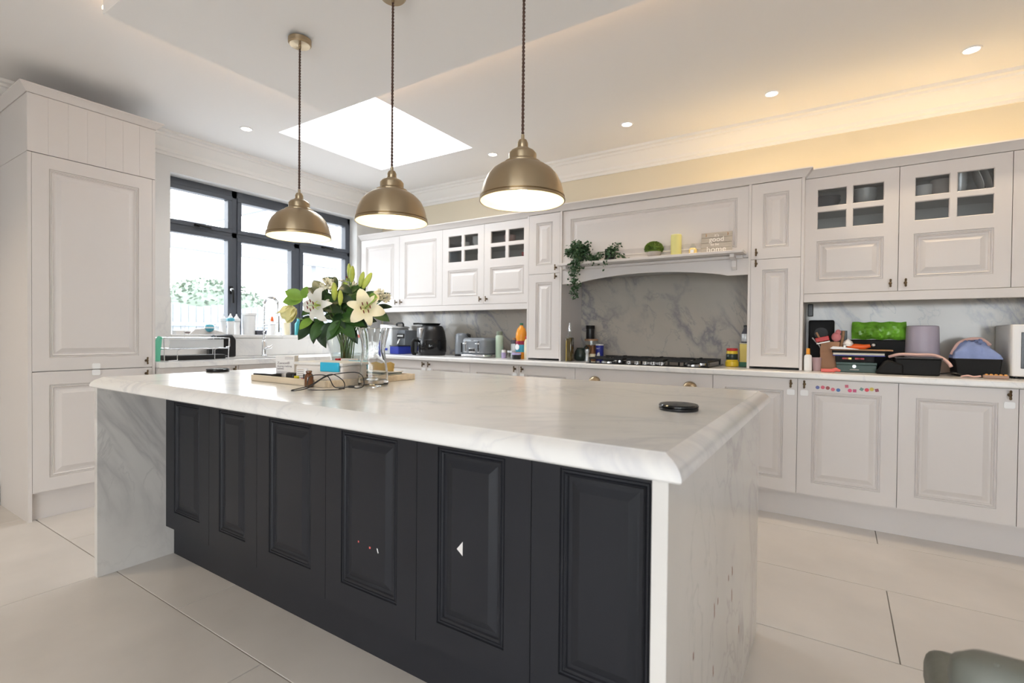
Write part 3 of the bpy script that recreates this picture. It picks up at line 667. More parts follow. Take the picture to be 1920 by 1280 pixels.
# ------------------------------------------------------------------ outside
struct('ground', MB().box(-40, 30, -30, 30, -.35, -.25), M['patio'])
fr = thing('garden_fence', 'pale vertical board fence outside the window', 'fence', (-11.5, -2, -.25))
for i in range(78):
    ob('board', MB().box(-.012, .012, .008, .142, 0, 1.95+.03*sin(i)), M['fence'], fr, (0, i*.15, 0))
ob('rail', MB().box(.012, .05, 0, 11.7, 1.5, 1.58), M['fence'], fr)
def blob_tree(name, x, y, r, h, label, m):
    t = thing(name, label, 'tree', (x, y, -.25))
    ob('trunk', MB().tube([(0,0,0),(.05,0,h*.4),(0,.05,h*.8)], [.12,.09,.05], 10), M['oak'], t, smooth=True)
    mb = MB(); rnd = random.Random(int(x*10+y))
    for i in range(3000):
        a, u, q = rnd.uniform(0, 2*pi), rnd.uniform(-1, 1), rnd.uniform(.6, 1)**.5
        s_ = sqrt(1-u*u); c_ = Vector((r*q*s_*cos(a), r*q*s_*sin(a)*1.1, h+r*.8*q*u))
        d1 = Vector((rnd.uniform(-1,1), rnd.uniform(-1,1), rnd.uniform(-1,1))).normalized()*.08; d2 = d1.orthogonal().normalized()*.045
        mb.add([c_-d1, c_+d2, c_+d1, c_-d2], [(0,1,2,3)])
    mb.sphere(r*.86, (0,0,h), 20, 14, (1,1.1,.8))
    ob('foliage', mb, m, t, kind='stuff')
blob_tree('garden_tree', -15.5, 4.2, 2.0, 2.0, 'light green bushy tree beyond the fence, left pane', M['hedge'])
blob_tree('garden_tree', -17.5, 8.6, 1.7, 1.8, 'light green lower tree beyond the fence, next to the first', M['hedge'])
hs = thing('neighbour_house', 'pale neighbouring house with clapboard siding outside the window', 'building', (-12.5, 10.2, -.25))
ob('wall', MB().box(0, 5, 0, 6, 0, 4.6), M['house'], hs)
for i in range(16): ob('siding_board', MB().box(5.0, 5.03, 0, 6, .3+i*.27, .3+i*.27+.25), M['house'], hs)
ob('window', MB().box(5.03, 5.08, 2.2, 3.4, 1.5, 2.8), M['pane'], hs)
pg = thing('pergola', 'white pergola posts and rafters outside the window', 'pergola', (-5.2, 1.5, -.25))
for yy in (.1, 4.3): ob('post', MB().box(-3.0, -2.86, yy, yy+.14, 0, 2.6), M['fence'], pg)
ob('beam', MB().box(-3.02, -2.84, -.4, 5.2, 2.6, 2.78), M['fence'], pg)
for i in range(6): ob('rafter', MB().box(-3.2, .3, -.2+i*1.0, -.14+i*1.0, 2.78, 2.9), M['fence'], pg)

# ------------------------------------------------------------------ things on the island
ZI = .911
for x, y, lab in ((-.383, 1.474, 'black round pop-up socket lid near the right end of the island'), (-2.775, 1.40, 'black round pop-up socket lid near the far left end of the island')):
    r = thing('pop_up_socket', lab, 'socket', (x, y, .9102), 0, 'pop-up socket lids in the island top')
    ob('socket_base', MB().lathe([(0,0),(.053,0),(.054,.003),(.054,.007),(.0,.007)], 40), M['black'], r, smooth=35)
    ob('socket_lid', MB().lathe([(0,.008),(.052,.008),(.055,.010),(.055,.014),(.052,.017),(0,.018)], 40), M['blackglass'], r, smooth=35)
tray = thing('serving_tray', 'square pale wooden tray under the vase, tub and papers', 'tray', (-1.905, 1.475, ZI-.0005))
ob('tray_base', MB().cbox(.49, .48, .010), M['wood'], tray)
ob('rim', MB().box(-.255,.255,-.245,-.233,0,.026).box(-.255,.255,.233,.245,0,.026).box(-.255,-.243,-.233,.233,0,.026).box(.243,.255,-.233,.233,0,.026), M['wood'], tray, bev=.002)
ZT = ZI+.0105
# glass vase with flowers
VX, VY = -1.985, 1.60
vase = thing('flower_vase', 'clear tapered glass vase holding the bouquet on the tray', 'vase', (VX, VY, ZT))
ob('glass_wall', MB().lathe([(0,.0),(.050,.0),(.054,.004),(.098,.190),(.101,.193),(.097,.194),(.0505,.016),(0,.014)], 48), M['clear'], vase, smooth=40)
ob('water', MB().lathe([(0,.016),(.0485,.018),(.070,.105),(0,.105)], 40), M['clear'], vase, smooth=40)
FU, FT = Vector((.839,.544,0)), Vector((.544,-.839,0))      # across the bouquet, and toward the open side of the room
def B3(u, z, d=0): return FU*u+FT*d+Vector((0,0,z-ZT))
def frame_m(p, d, n):
    d = d.normalized(); n = (n-d*n.dot(d)); n = n.normalized() if n.length > 1e-5 else d.orthogonal().normalized()
    return Matrix.Translation(p) @ Matrix((d.cross(n).normalized(), d, n)).transposed().to_4x4()
def leaf_me(name, m, L_=.1, W_=.04, curl=.25, cup=.2, nseg=7, tip=.9, wave=0):
    mb = MB(); vs = []; fs = []
    for i in range(nseg+1):
        t = i/nseg; w_ = W_/2*(sin(pi*min(1, t**tip))**.75)*(1 if t < 1 else 0)+.0004
        z = -curl*L_*t*t
        for k in (-1,-.5,0,.5,1): vs.append((k*w_, L_*t, z+abs(k)*cup*w_+wave*.006*sin(9*t+k*2)))
    for i in range(nseg):
        for k in range(4): a = i*5+k; fs.append((a, a+1, a+6, a+5))
    mb.add(vs, fs); me = mesh_of(mb, name, m, True); return me
LEAF = leaf_me('leaf', M['leaf'], .10, .052, .25, .25)
LEAFD = leaf_me('leaf', M['leafdark'], .10, .048, .35, .3)
LEAFL = leaf_me('leaf', M['leaflight'], .075, .05, .15, .2)
LEAFS = leaf_me('leaf', M['leafdark'], .04, .014, .2, .2)
def put(me, name, parent, p, d, n, sc=1, label=None):
    o = bpy.data.objects.new(name, me); COL.objects.link(o); o.parent = parent
    o.matrix_local = frame_m(Vector(p), Vector(d), Vector(n)) @ Matrix.Scale(sc, 4)
    if label: o['label'] = label
    return o
def stem_path(top, seed=0):
    rnd = random.Random(seed); a = rnd.uniform(0, 2*pi); bt = Vector((.03*cos(a), .03*sin(a), .02)); nk = Vector((top.x*.22+.02*cos(a+2), top.y*.22+.02*sin(a+2), .19))
    P_ = []
    for i in range(11):
        t = i/10; q = bt*(1-t)**2+nk*2*t*(1-t)+top*t*t if False else None
    for i in range(5): P_.append(bt.lerp(nk, i/4))
    for i in range(1, 9):
        t = i/8; mid = Vector((nk.x+(top.x-nk.x)*.35, nk.y+(top.y-nk.y)*.35, nk.z+(top.z-nk.z)*.65)); P_.append(nk*(1-t)**2+mid*2*t*(1-t)+top*t*t)
    return P_
def flower_stem(name, label, top, seed, group='stems in the big bouquet', cat='flower'):
    r = thing(name, label, cat, (VX, VY, ZT), 0, group)
    p = stem_path(top, seed); ob('stem', MB().tube(p, .0026, 6), M['stem'], r, smooth=True); return r, p
def petal_me(m, L_, W_, curl, flare=.0):
    mb = MB(); vs = []; fs = []; n = 9
    for i in range(n+1):
        t = i/n; w_ = W_/2*sin(pi*min(.999,(.10+.90*t))**.85)**.7 if t < 1 else .0005
        ang = .95-curl*t*t*1.9; 
        if i == 0: y, z = 0, 0
        else: y += L_/n*cos(ang); z += L_/n*sin(ang)
        for k in (-1,-.5,0,.5,1): vs.append((k*w_, y, z+abs(k)**1.5*w_*.35*(1-t*1.2)+.003*sin(t*14+k*3)*abs(k)*t))
    for i in range(n):
        for k in range(4): a = i*5+k; fs.append((a, a+1, a+6, a+5))
    return mesh_of(mb.add(vs, fs), 'petal', m, True)
PET_A = petal_me(M['petal'], .110, .060, 1.0); PET_B = petal_me(M['petal'], .105, .040, 1.1)
PET_C = petal_me(M['petalcream'], .110, .060, .95); PET_D = petal_me(M['petalcream'], .105, .042, 1.05)
def lily(label, top, face, seed, A, B_, roll=0, sc=1):
    r, p = flower_stem('lily', label, top-face.normalized()*.02, seed, 'open lilies')
    f = face.normalized(); up = f.orthogonal().normalized(); sd = f.cross(up)
    for i in range(6):
        a = roll+i*pi/3; dv = up*cos(a)+sd*sin(a); o = put(A if i % 2 else B_, 'petal', r, top-f*.02, dv, f, sc)
    ob('throat', MB().lathe([(0,.0),(.012,.004),(.020,.022),(.018,.022),(.010,.006),(0,.003)], 14), M['throat'], r).matrix_local = Matrix.Translation(top-f*.02) @ f.to_track_quat('Z','Y').to_matrix().to_4x4()
    for i in range(6):
        a = roll+.4+i*pi/3; dv = (up*cos(a)+sd*sin(a))
        e_ = top+f*.045*sc+dv*.020*sc; s_ = ob('stamen', MB().tube([top-f*.015, top+f*.015+dv*.008, e_], .0011, 5), M['throat'], r)
        ob('anther', MB().tube([e_-sd*.007-up*.003, e_, e_+sd*.007+up*.003], [.0018,.0028,.0018], 6), M['anther'], s_, smooth=True, label='dark red anther')
    ob('pistil', MB().tube([top-f*.01, top+f*.055*sc], .0014, 5), M['leaflight'], r)
    return r, p
lily('open white lily facing left at the front of the bouquet', B3(-.092,1.248,.12), FT*.75+FU*-.35+Vector((0,0,-.05)), 1, PET_A, PET_B, .35, 1.0)
lily('open creamy lily facing the camera above the fluted vase', B3(.122,1.238,.11), FT*.85+FU*.25+Vector((0,0,.0)), 2, PET_C, PET_D, .15, 1.03)
lily('white lily turned away near the top, seen from its side', B3(-.01,1.365,-.03), FU*.25+Vector((0,0,1))-FT*.3, 3, PET_B, PET_B, 0, .6)
BUDM = mesh_of(MB().lathe([(0,0),(.006,.002),(.011,.02),(.0125,.038),(.010,.058),(.005,.072),(0,.076)], 12, fn=lambda r_, z, a: r_*(1+.10*cos(3*a))), 'bud', M['bud'], True)
for i, (u, z, d, tilt, sc, lab) in enumerate(((.013,1.385,.0,(-.05,0,1),.95,'closed lily bud standing highest in the bouquet'), (.032,1.362,.03,(.08,.1,1),1.05,'closed lily bud second from the left at the top'), (.062,1.345,.0,(.25,0,1),1.0,'yellow-green lily bud behind its two neighbours'), (.083,1.335,.02,(.50,0,.9),1.15,'plump lily bud leaning right at the top'),
    (-.030,1.355,.09,(.10,.2,-1),1.15,'large closed lily bud hanging at the bouquet centre'), (.006,1.318,.11,(.05,.2,-1),.95,'smaller closed lily bud hanging beside the centre one'))):
    t_ = B3(u, z, d); r, p = flower_stem('lily_bud', lab, t_, 20+i, 'closed lily buds')
    dv = FU*tilt[0]+FT*tilt[1]+Vector((0,0,tilt[2])); o = put(BUDM, 'bud', r, t_, (0,0,1), (0,1,0), sc)
    o.matrix_local = Matrix.Translation(t_) @ dv.to_track_quat('Z','Y').to_matrix().to_4x4() @ Matrix.Scale(sc, 4)
# rose on the left
t_ = B3(-.243, 1.195, .02); r, p = flower_stem('rose', 'pale yellow rose at the left edge of the bouquet', t_, 31)
dv = (FU*-.25+Vector((0,0,-.05))+FT*.25)
rp = leaf_me('petal', M['rose'], .075, .075, -.22, .5, 6, .8, .3)
rz_ = Vector((0,0,-1))*.65+FU*-.5+FT*.3; rz_.normalize(); ux = rz_.orthogonal().normalized(); uy = rz_.cross(ux); base = t_+Vector((0,0,.05))
for i in range(15):
    a = i*2.4; rad = .004+.0017*i; dd = ux*cos(a)+uy*sin(a)
    put(rp, 'petal', r, base+dd*rad*.8, rz_+dd*(.06+.03*i), dd*-1, .78+.02*i)
for k, (a_, b_) in enumerate((((-.24,1.235),(-.285,1.325)), ((-.235,1.25),(-.175,1.345)), ((-.25,1.24),(-.30,1.27)))):
    A_ = B3(-.20, 1.285, .02); E_ = B3(b_[0], b_[1], .05); put(LEAFL, 'leaf', r, A_, E_-A_, FT+Vector((0,0,.4)), (E_-A_).length/.075*.9)
# carnations
def ruffle(r, c_, rad, m, n=26, seed=0):
    rnd = random.Random(seed); pm_ = leaf_me('petal', m, .03, .026, .1, .4, 4, .7, .5)
    for i in range(n):
        v = Vector((rnd.gauss(0,1), rnd.gauss(0,1), rnd.gauss(.3,.9))).normalized()
        put(pm_, 'petal', r, c_+v*rad*.35, v+Vector((rnd.uniform(-.4,.4),)*3), Vector((rnd.uniform(-1,1), rnd.uniform(-1,1), rnd.uniform(-1,1))), rad/.042)
for i, (u, z, d, rad, lab) in enumerate(((-.082,1.352,.02,.034,'cream carnation at the upper left of the bouquet'), (-.048,1.322,.06,.022,'small cream carnation under the upper left one'), (.028,1.345,-.02,.032,'cream carnation among the top buds'), (.155,1.312,-.02,.032,'cream carnation at the upper right over the creamy lily'), (.180,1.295,-.03,.028,'cream carnation furthest right in the bouquet'), (-.042,1.262,.13,.014,'tiny white flower between the two lilies'), (-.115,1.345,.0,.022,'small cream carnation beside a dark pointed leaf'))):
    t_ = B3(u, z, d); r, p = flower_stem('carnation', lab, t_, 40+i, 'cream carnations'); ruffle(r, t_, rad, M['carn'] if rad > .02 else M['petal'], 24 if rad > .02 else 10, i)
# foliage stems: (label, node, leaves[(u,z,d base),(tip), kind, scale])
FOL = [
 ('broad green leaf sprig at the centre of the bouquet', (0,1.20,.06), [((-.01,1.20,.06),(-.075,1.30,.08),0),((0,1.20,.06),(.06,1.13,.13),0),((0,1.20,.08),(.085,1.19,.14),0),((-.01,1.19,.08),(-.03,1.12,.14),0),((.0,1.24,.05),(.045,1.32,.03),0)]),
 ('dark leafy sprig behind the white lily', (-.10,1.24,0), [((-.10,1.24,0),(-.19,1.36,0),1),((-.09,1.27,.02),(-.01,1.285,.10),1),((-.12,1.25,.04),(-.20,1.215,.06),0),((-.10,1.28,.0),(-.165,1.395,-.02),1),((-.08,1.24,.06),(-.005,1.235,.12),1)]),
 ('dark drooping sprig at the lower left of the bouquet', (-.14,1.18,.02), [((-.14,1.19,.02),(-.225,1.10,.05),1),((-.13,1.18,.02),(-.165,1.08,.04),1),((-.15,1.19,.03),(-.20,1.145,.07),2),((-.12,1.17,.03),(-.10,1.06,.06),1),((-.16,1.20,.02),(-.24,1.15,.02),1),((-.10,1.18,.04),(-.13,1.10,.10),0)]),
 ('pointed brownish leaf sprig near the top of the bouquet', (-.02,1.30,.02), [((-.03,1.33,.04),(-.09,1.405,.0),1),((-.02,1.34,.04),(.04,1.325,.10),1),((-.04,1.34,.0),(-.12,1.40,.0),1),((0,1.31,.0),(.055,1.35,.02),0)]),
 ('green leaf sprig right of the centre buds', (.06,1.26,.02), [((.05,1.27,.02),(.075,1.375,.0),0),((.06,1.27,.04),(.03,1.22,.10),0),((.07,1.28,0),(.12,1.34,-.03),0),((.05,1.25,.05),(.01,1.30,.09),1)]),
 ('leaf sprig reaching out to the right of the creamy lily', (.12,1.25,-.02), [((.10,1.24,-.02),(.20,1.195,.0),0),((.11,1.26,.06),(.17,1.29,.14),2),((.12,1.27,-.03),(.185,1.335,-.05),1),((.13,1.25,-.03),(.205,1.26,-.05),3),((.05,1.22,.0),(.13,1.20,.05),1)]),
 ('broad shiny leaves hanging over the vase rim', (.01,1.14,.07), [((.0,1.18,.08),(.07,1.115,.14),0),((.01,1.18,.09),(-.045,1.10,.14),0),((.02,1.19,.08),(.11,1.17,.13),0),((-.02,1.17,.08),(-.09,1.11,.12),1),((.02,1.16,.06),(.075,1.09,.10),1),((-.05,1.17,.05),(-.10,1.12,.09),1)]),
 ('dark leaf sprig filling the middle of the bouquet', (-.03,1.22,.04), [((-.03,1.22,.04),(-.06,1.31,.06),1),((-.02,1.24,.05),(.04,1.27,.09),1),((-.03,1.21,.07),(.02,1.16,.13),1),((-.02,1.27,.04),(.0,1.35,.05),1),((.02,1.24,.03),(.09,1.28,.05),1),((-.06,1.22,.02),(-.13,1.28,.02),1)]),
 ('dark broad leaf sprig right behind the white lily', (-.09,1.20,.02), [((-.09,1.22,.02),(-.15,1.30,.03),1),((-.08,1.22,.02),(-.06,1.32,.04),1),((-.10,1.20,.03),(-.19,1.25,.04),1),((-.09,1.20,.04),(-.14,1.165,.06),0),((-.07,1.21,.03),(-.02,1.29,.05),0),((-.10,1.24,.0),(-.12,1.35,.0),1),((-.06,1.21,.05),(.01,1.20,.08),1)]),
 ('dark leaf sprig filling the back right of the bouquet', (.05,1.22,-.03), [((.05,1.24,-.03),(.11,1.31,-.04),1),((.04,1.25,-.02),(.04,1.36,-.03),1),((.06,1.22,-.02),(.16,1.25,-.03),1),((.04,1.20,-.01),(.10,1.14,.0),1),((.03,1.24,-.02),(-.03,1.33,-.02),1)]),
 ('small dark leaf sprig behind the bouquet', (.0,1.22,-.05), [((0,1.22,-.05),(.09,1.30,-.08),1),((-.02,1.22,-.05),(-.09,1.31,-.08),1),((0,1.20,-.05),(.12,1.20,-.06),1),((-.03,1.20,-.05),(-.14,1.22,-.05),1),((.01,1.22,-.05),(.04,1.33,-.07),1)]),
]
for i, (lab, nd_, lv) in enumerate(FOL):
    r, p = flower_stem('foliage_stem', lab, B3(*nd_), 60+i, 'green foliage stems', 'foliage')
    for a_, b_, k in lv:
        A_, E_ = B3(*a_), B3(*b_); me = (LEAF, LEAFD, LEAFL, LEAFS)[k]; ln = (.1,.1,.075,.04)[k]
        put(me, 'leaf', r, A_, E_-A_, FT+Vector((0,0,.5))+FU*random.uniform(-.4,.4), (E_-A_).length/ln*1.02)
        ob('stalk', MB().tube([B3(*nd_), A_], .0016, 5), M['stem'], r)
# fluted clear vase
r = thing('fluted_vase', 'empty clear glass vase with a waisted body and scalloped rim', 'vase', (-1.592, 1.418, ZI))
fl_ = lambda r_, z, a: r_*(1+.06*cos(10*a)*min(1, max(0, (z-.10)/.10)))
ob('glass_wall', MB().lathe([(0,0),(.066,0),(.070,.004),(.068,.05),(.058,.105),(.052,.14),(.056,.175),(.066,.215),(.072,.232),(.068,.233),(.061,.212),(.051,.175),(.047,.14),(.053,.105),(.063,.05),(.063,.022),(0,.018)], 72, fn=fl_).xf(Matrix.Diagonal((.86,.86,1,1))), M['solidglass'], r, smooth=30)
# food tub with blue clips
r = thing('food_tub', 'translucent plastic food tub with sky blue clips on the tray', 'container', (-1.80, 1.372, ZT), radians(10))
ob('tub_body', MB().cbox(.25, .15, .068), M['frost'], r, bev=.012, seg=3)
ob('tub_lid', MB().cbox(.262, .162, .013, .067), M['card'], r, bev=.005)
for y_, z_ in ((-.083, .046), (.083, .046)):
    ob('clip', MB().cbox(.095, .010, .038, z_-.002, .070, y_), M['clipblue'], r, bev=.003, label='sky blue clip')
ob('label_patch', MB().box(-.115,-.055,-.0765,-.0755,.008,.055), M['card'], r)
for i in range(5): ob('printed_line', MB().box(-.11,-.062-.006*(i % 2),-.0772,-.0766,.046-i*.008,.0475-i*.008), M['ink'] if i else M['tan'], r)
ob('printed_line', MB().box(-.088,-.062,-.0772,-.0766,.009,.012), M['redink'], r, label='red print')
# medicine box
r = thing('medicine_box', 'upright white printed medicine box on the tray', 'box', (-2.055, 1.335, ZT), radians(28))
ob('carton', MB().cbox(.085, .035, .098), M['card'], r, bev=.001)
for t_, s_, z_ in (('Zaxxon®', .015, .061), ('dosing melting', .0115, .049), ('tablets', .0115, .038)): text(t_, s_, M['ink'], r, (-.036, -.0176, z_))
for i in range(4): ob('printed_line', MB().box(-.036 if i < 2 else .0, .030-.006*i if i < 2 else .038, -.0182, -.0176, (.020,.026,.084,.090)[i], (.0212,.0272,.0852,.0912)[i]), M['ink'], r)
tag(ob('phone', MB().cbox(.12, .055, .022), M['black'], None, (-2.10, 1.27, ZT), (0,0,radians(5)), bev=.004), 'flat black box lying on the left of the tray', 'box')
tag(ob('paper_slip', MB().cbox(.16, .10, .010), M['card'], None, (-2.06, 1.44, ZT), (0,0,radians(-8)), bev=.001), 'flat white carton lying at the back left of the tray', 'box')
r = thing('tape_measure', 'black and yellow tape measure on the tray edge', 'tape measure', (-1.935, 1.283, ZT))
ob('case', MB().cbox(.055, .035, .032), M['black'], r, bev=.008, seg=3, label='black case')
ob('grip', MB().box(-.052,-.027,-.014,.014,.0,.010), M['yellow'], r, bev=.003, label='yellow end'); ob('grip', MB().box(.027,.05,-.014,.014,.006,.020), M['yellow'], r, bev=.003, label='yellow end')
r = thing('dropper_bottle', 'small amber glass bottle standing in front of the tray', 'bottle', (-1.728, 1.215, ZI))
ob('bottle_body', MB().lathe([(0,0),(.015,0),(.017,.003),(.017,.040),(.013,.050),(.008,.055),(.008,.064),(0,.064)], 28), M['amber'], r, smooth=35)
ob('ring', MB().lathe([(.008,.054),(.0115,.056),(.0115,.062),(.008,.064)], 20), M['amber'], r, smooth=35)
r = thing('small_bottle', 'small dark bottle with a white cap beside the amber bottle', 'bottle', (-1.845, 1.283, ZT))
ob('bottle_body', MB().cyl(.011, 0, .030, 18), M['black'], r, smooth=35); ob('cap', MB().cyl(.0095, .030, .052, 18), M['white'], r, smooth=35)
# cable
def cat_curve(pts, n=8):
    out = []; P_ = [Vector(p) for p in pts]
    for i in range(len(P_)-1):
        a, b, c_, d = P_[max(i-1,0)], P_[i], P_[i+1], P_[min(i+2,len(P_)-1)]
        for k in range(n):
            t = k/n; out.append(.5*((2*b)+(-a+c_)*t+(2*a-5*b+4*c_-d)*t*t+(-a+3*b-3*c_+d)*t**3))
    out.append(P_[-1]); return out
r = thing('charging_cable', 'tangled black charging cable in front of the fluted vase', 'cable', (-1.575, 1.20, ZI))
U = lambda u, h, d=0: FU*u+FT*d+Vector((0,0,h))
cab = [U(.075,.012,-.02),U(.03,.006,-.02),U(-.0,.010,-.03),U(-.03,.045,-.05),U(-.075,.050,-.06),U(-.105,.040,-.06),U(-.10,.005,-.03),U(-.06,.003,.03),U(.0,.003,.03),U(.045,.006,0),U(.04,.03,-.02),U(.0,.052,-.04),U(-.03,.050,-.04),U(-.08,.015,.0),U(-.125,.003,.045),U(-.105,.003,.055),U(-.075,.01,.02),U(-.03,.045,-.02),U(.02,.058,-.04),U(.075,.062,-.05),U(.105,.048,-.04),U(.115,.015,-.02),U(.095,.006,-.01),U(.082,.008,-.01)]
ob('cord', MB().tube(cat_curve(cab), .0019, 7), M['black'], r, smooth=True)
o = ob('plug', MB().cbox(.022, .012, .009), M['black'], r, U(.072,.006,-.015), (0,0,.4), bev=.002); ob('connector', MB().cbox(.014, .010, .006), M['chrome'], r, U(.090,.007,-.015), (0,0,.4))
ob('cable_tie', MB().cbox(.022, .009, .007), M['black'], r, U(.040,.003,0), (0,0,.9), bev=.002)
# papers and envelope
for i, (m_, h, w_, d_, dx, lab) in enumerate((('black',.004,.17,.13,0,'thin black folder at the bottom of the paper stack'),('tan',.006,.165,.125,.0,'tan notebook in the paper stack'),('paper',.008,.17,.12,-.005,'cream magazine in the paper stack'),('teal2',.006,.16,.12,.0,'grey-green notebook in the paper stack'),('card',.004,.165,.12,.004,'white pamphlet on top of the notebooks'))):
    z_ = ZT+(.0,.0045,.011,.0195,.026)[i]
    tag(ob('notebook', MB().cbox(w_, d_, h), M[m_], None, (-1.755+dx, 1.60, z_), (0,0,.1*sin(i*2.1)), bev=.0008), lab, 'notebook', 'papers stacked on the tray')
tag(ob('envelope', MB().prism([(-.07,0),(.065,0),(.07,.034),(.05,.042),(.02,.034),(-.03,.040),(-.07,.030)], -.003, .003), M['envelope'], None, (-1.745, 1.60, ZT+.0305), (.0,0,.2)), 'torn orange-brown envelope on the paper stack', 'envelope')
tag(ob('carton_box', MB().cbox(.07, .03, .085), M['card'], None, (-1.860, 1.515, ZT), (0,0,.25), bev=.001), 'white carton standing behind the food tub', 'box')
tag(ob('carton_box', MB().cbox(.020, .03, .085), M['red'], None, (-1.912, 1.50, ZT), (0,0,.25), bev=.001), 'narrow red carton beside the white carton behind the tub', 'box')

# ------------------------------------------------------------------ hob wall worktop
ZW = .911
def lathe_thing(name, label, cat, x, y, z, parts, group=None, rz=0):
    r = thing(name, label, cat, (x, y, z), rz, group)
    for pn, prof, m_ in parts:
        lb = None
        ob(pn, MB().lathe(prof, 32), M[m_] if isinstance(m_, str) else m_, r, smooth=35)
    return r
# coffee machine
r = thing('coffee_machine', 'silver coffee machine with a blue drip tray in the corner', 'coffee machine', (-3.975, 3.88, ZW))
ob('body', MB().box(-.13,.04,-.13,.13,.0,.27), M['silver'], r, bev=.015, seg=3)
ob('top_cover', MB().prism([(-.135,.27),(.045,.27),(.045,.285),(-.06,.305),(-.135,.31)], -.13, .13), M['white'], r, bev=.004)
ob('top_handle', MB().tube([(-.02,0,.28),(-.02,0,.318),(-.0,0,.326),(.06,0,.326),(.075,0,.315),(.075,0,.285)], .011, 10), M['black'], r, smooth=True)
ob('front_column', MB().box(.042,.15,-.05,.13,.0,.25), M['greyenamel'], r, bev=.006)
ob('control_panel', MB().box(.045,.145,-.060,-.048,.165,.215), M['black'], r, bev=.003)
for i in range(3): ob('button', MB().cyl(.010, 0, .008, 14).xf(Matrix.Rotation(pi/2, 4, 'X')), M['white'], r, (.068+i*.028, -.060, .19))
ob('spout', MB().tube([(.095,-.07,.15),(.095,-.085,.13),(.085,-.09,.10)], [.012,.010,.006], 10), M['chrome'], r, smooth=True)
ob('drip_tray', MB().box(.04,.165,-.16,.05,.0,.085), M['blue'], r, bev=.01, label='cobalt blue tray')
ob('drip_grille', MB().box(.038,.168,-.163,.053,.082,.092), M['black'], r, bev=.004)
ob('dial', MB().cyl(.022, 0, .016, 20).xf(Matrix.Rotation(pi/2, 4, 'X')), M['black'], r, (-.05,-.13,.20), smooth=35)
ob('trim_strip', MB().box(-.115,-.02,-.134,-.129,.035,.06), M['blue'], r, bev=.004)
# air fryer
r = thing('air_fryer', 'large black barrel-shaped air fryer with a front handle', 'air fryer', (-3.455, 3.84, ZW), radians(-30))
ob('body', MB().lathe([(0,0),(.128,0),(.136,.010),(.143,.06),(.142,.16),(.130,.235),(.110,.285),(.095,.297),(0,.300)], 48), M['black'], r, smooth=40)
ob('control_face', MB().box(-.055,.055,-.143,-.10,.17,.275).xf(Matrix.Rotation(.0, 4, 'X')), M['steel'], r, bev=.01)
ob('basket_front', MB().lathe([(.1435,.03),(.146,.035),(.146,.150),(.143,.155)], 48), M['blackglass'], r, smooth=35)
h = MB().tube([(0,-.145,.145),(0,-.185,.15),(0,-.20,.13),(0,-.20,.04),(0,-.19,.015),(0,-.165,.012)], [.014,.018,.019,.019,.016,.012], 12)
ob('basket_handle', h, M['matteblack'], r, smooth=True)
tag(ob('frying_pan', MB().lathe([(0,0),(.085,0),(.10,.02),(.097,.02),(.083,.003),(0,.003)], 32).tube([(-.095,0,.014),(-.15,0,.018),(-.21,0,.016)], [.008,.009,.011], 10), M['matteblack'], None, (-3.49, 3.86, ZW+.3005), (0,0,.15), smooth=35), 'black pan lying on the air fryer, handle to the left', 'pan')
# kettle
r = thing('kettle', 'slate grey cylindrical kettle between fryer and toaster', 'kettle', (-3.10, 3.88, ZW), radians(10))
ob('base', MB().cyl(.070, 0, .016, 32), M['black'], r, smooth=35)
ob('body', MB().lathe([(0,.017),(.066,.017),(.070,.022),(.068,.10),(.064,.195),(.058,.212),(.045,.222),(0,.226)], 40), M['greyenamel'], r, smooth=40)
ob('handle', MB().tube([(.055,0,.215),(.082,0,.205),(.088,0,.16),(.082,0,.07),(.065,0,.05)], [.012,.013,.012,.011,.010], 10), M['black'], r, smooth=True)
ob('water_window', MB().box(.0,.012,-.0705,-.062,.04,.13), M['black'], r, (.025,0,0), bev=.002)
ob('spout', MB().prism([(-.068,.20),(-.045,.222),(-.045,.17)], -.018, .018), M['greyenamel'], r, bev=.003)
# toaster
r = thing('toaster', 'grey four-slice toaster with chrome lever slots', 'toaster', (-2.835, 3.84, ZW), radians(-6))
ob('body', MB().box(-.145,.145,-.12,.12,.022,.182), M['greyenamel'], r, bev=.035, seg=5)
ob('base', MB().box(-.148,.148,-.125,.125,.004,.028), M['chrome'], r, bev=.008, label='chrome base band')
for x_ in (-.085, .075):
    ob('lever_slot', MB().box(x_-.011,x_+.011,-.1235,-.1195,.045,.15), M['chrome'], r, bev=.001); ob('slot', MB().box(x_-.004,x_+.004,-.1245,-.1236,.052,.143), M['black'], r)
    ob('lever', MB().box(x_-.024,x_+.024,-.145,-.125,.12,.133), M['chrome'], r, bev=.004)
ob('dial_plate', MB().box(-.045,.035,-.1235,-.1195,.045,.085), M['chrome'], r, bev=.002)
for x_ in (-.03, -.005, .02): ob('dial', MB().cyl(.0085, 0, .010, 14).xf(Matrix.Rotation(pi/2, 4, 'X')), M['black'], r, (x_, -.1237, .065))
ob('badge', MB().box(-.022,.008,-.1215,-.1195,.155,.160), M['chrome'], r)
for x_ in (-.06, -.02, .02, .06): ob('bread_slot', MB().box(x_-.012,x_+.012,-.085,.085,.1825,.1835), M['black'], r)
lathe_thing('water_bottle', 'sage green metal water bottle beside the toaster', 'bottle', -2.620, 3.83, ZW, [('bottle_body', [(0,0),(.034,0),(.036,.003),(.036,.19),(.032,.202),(.024,.208),(0,.208)], 'mint'), ('cap', [(0,.209),(.027,.209),(.028,.212),(.028,.238),(.024,.242),(0,.242)], pm('grey_green_cap', (.22,.26,.20), .5))])
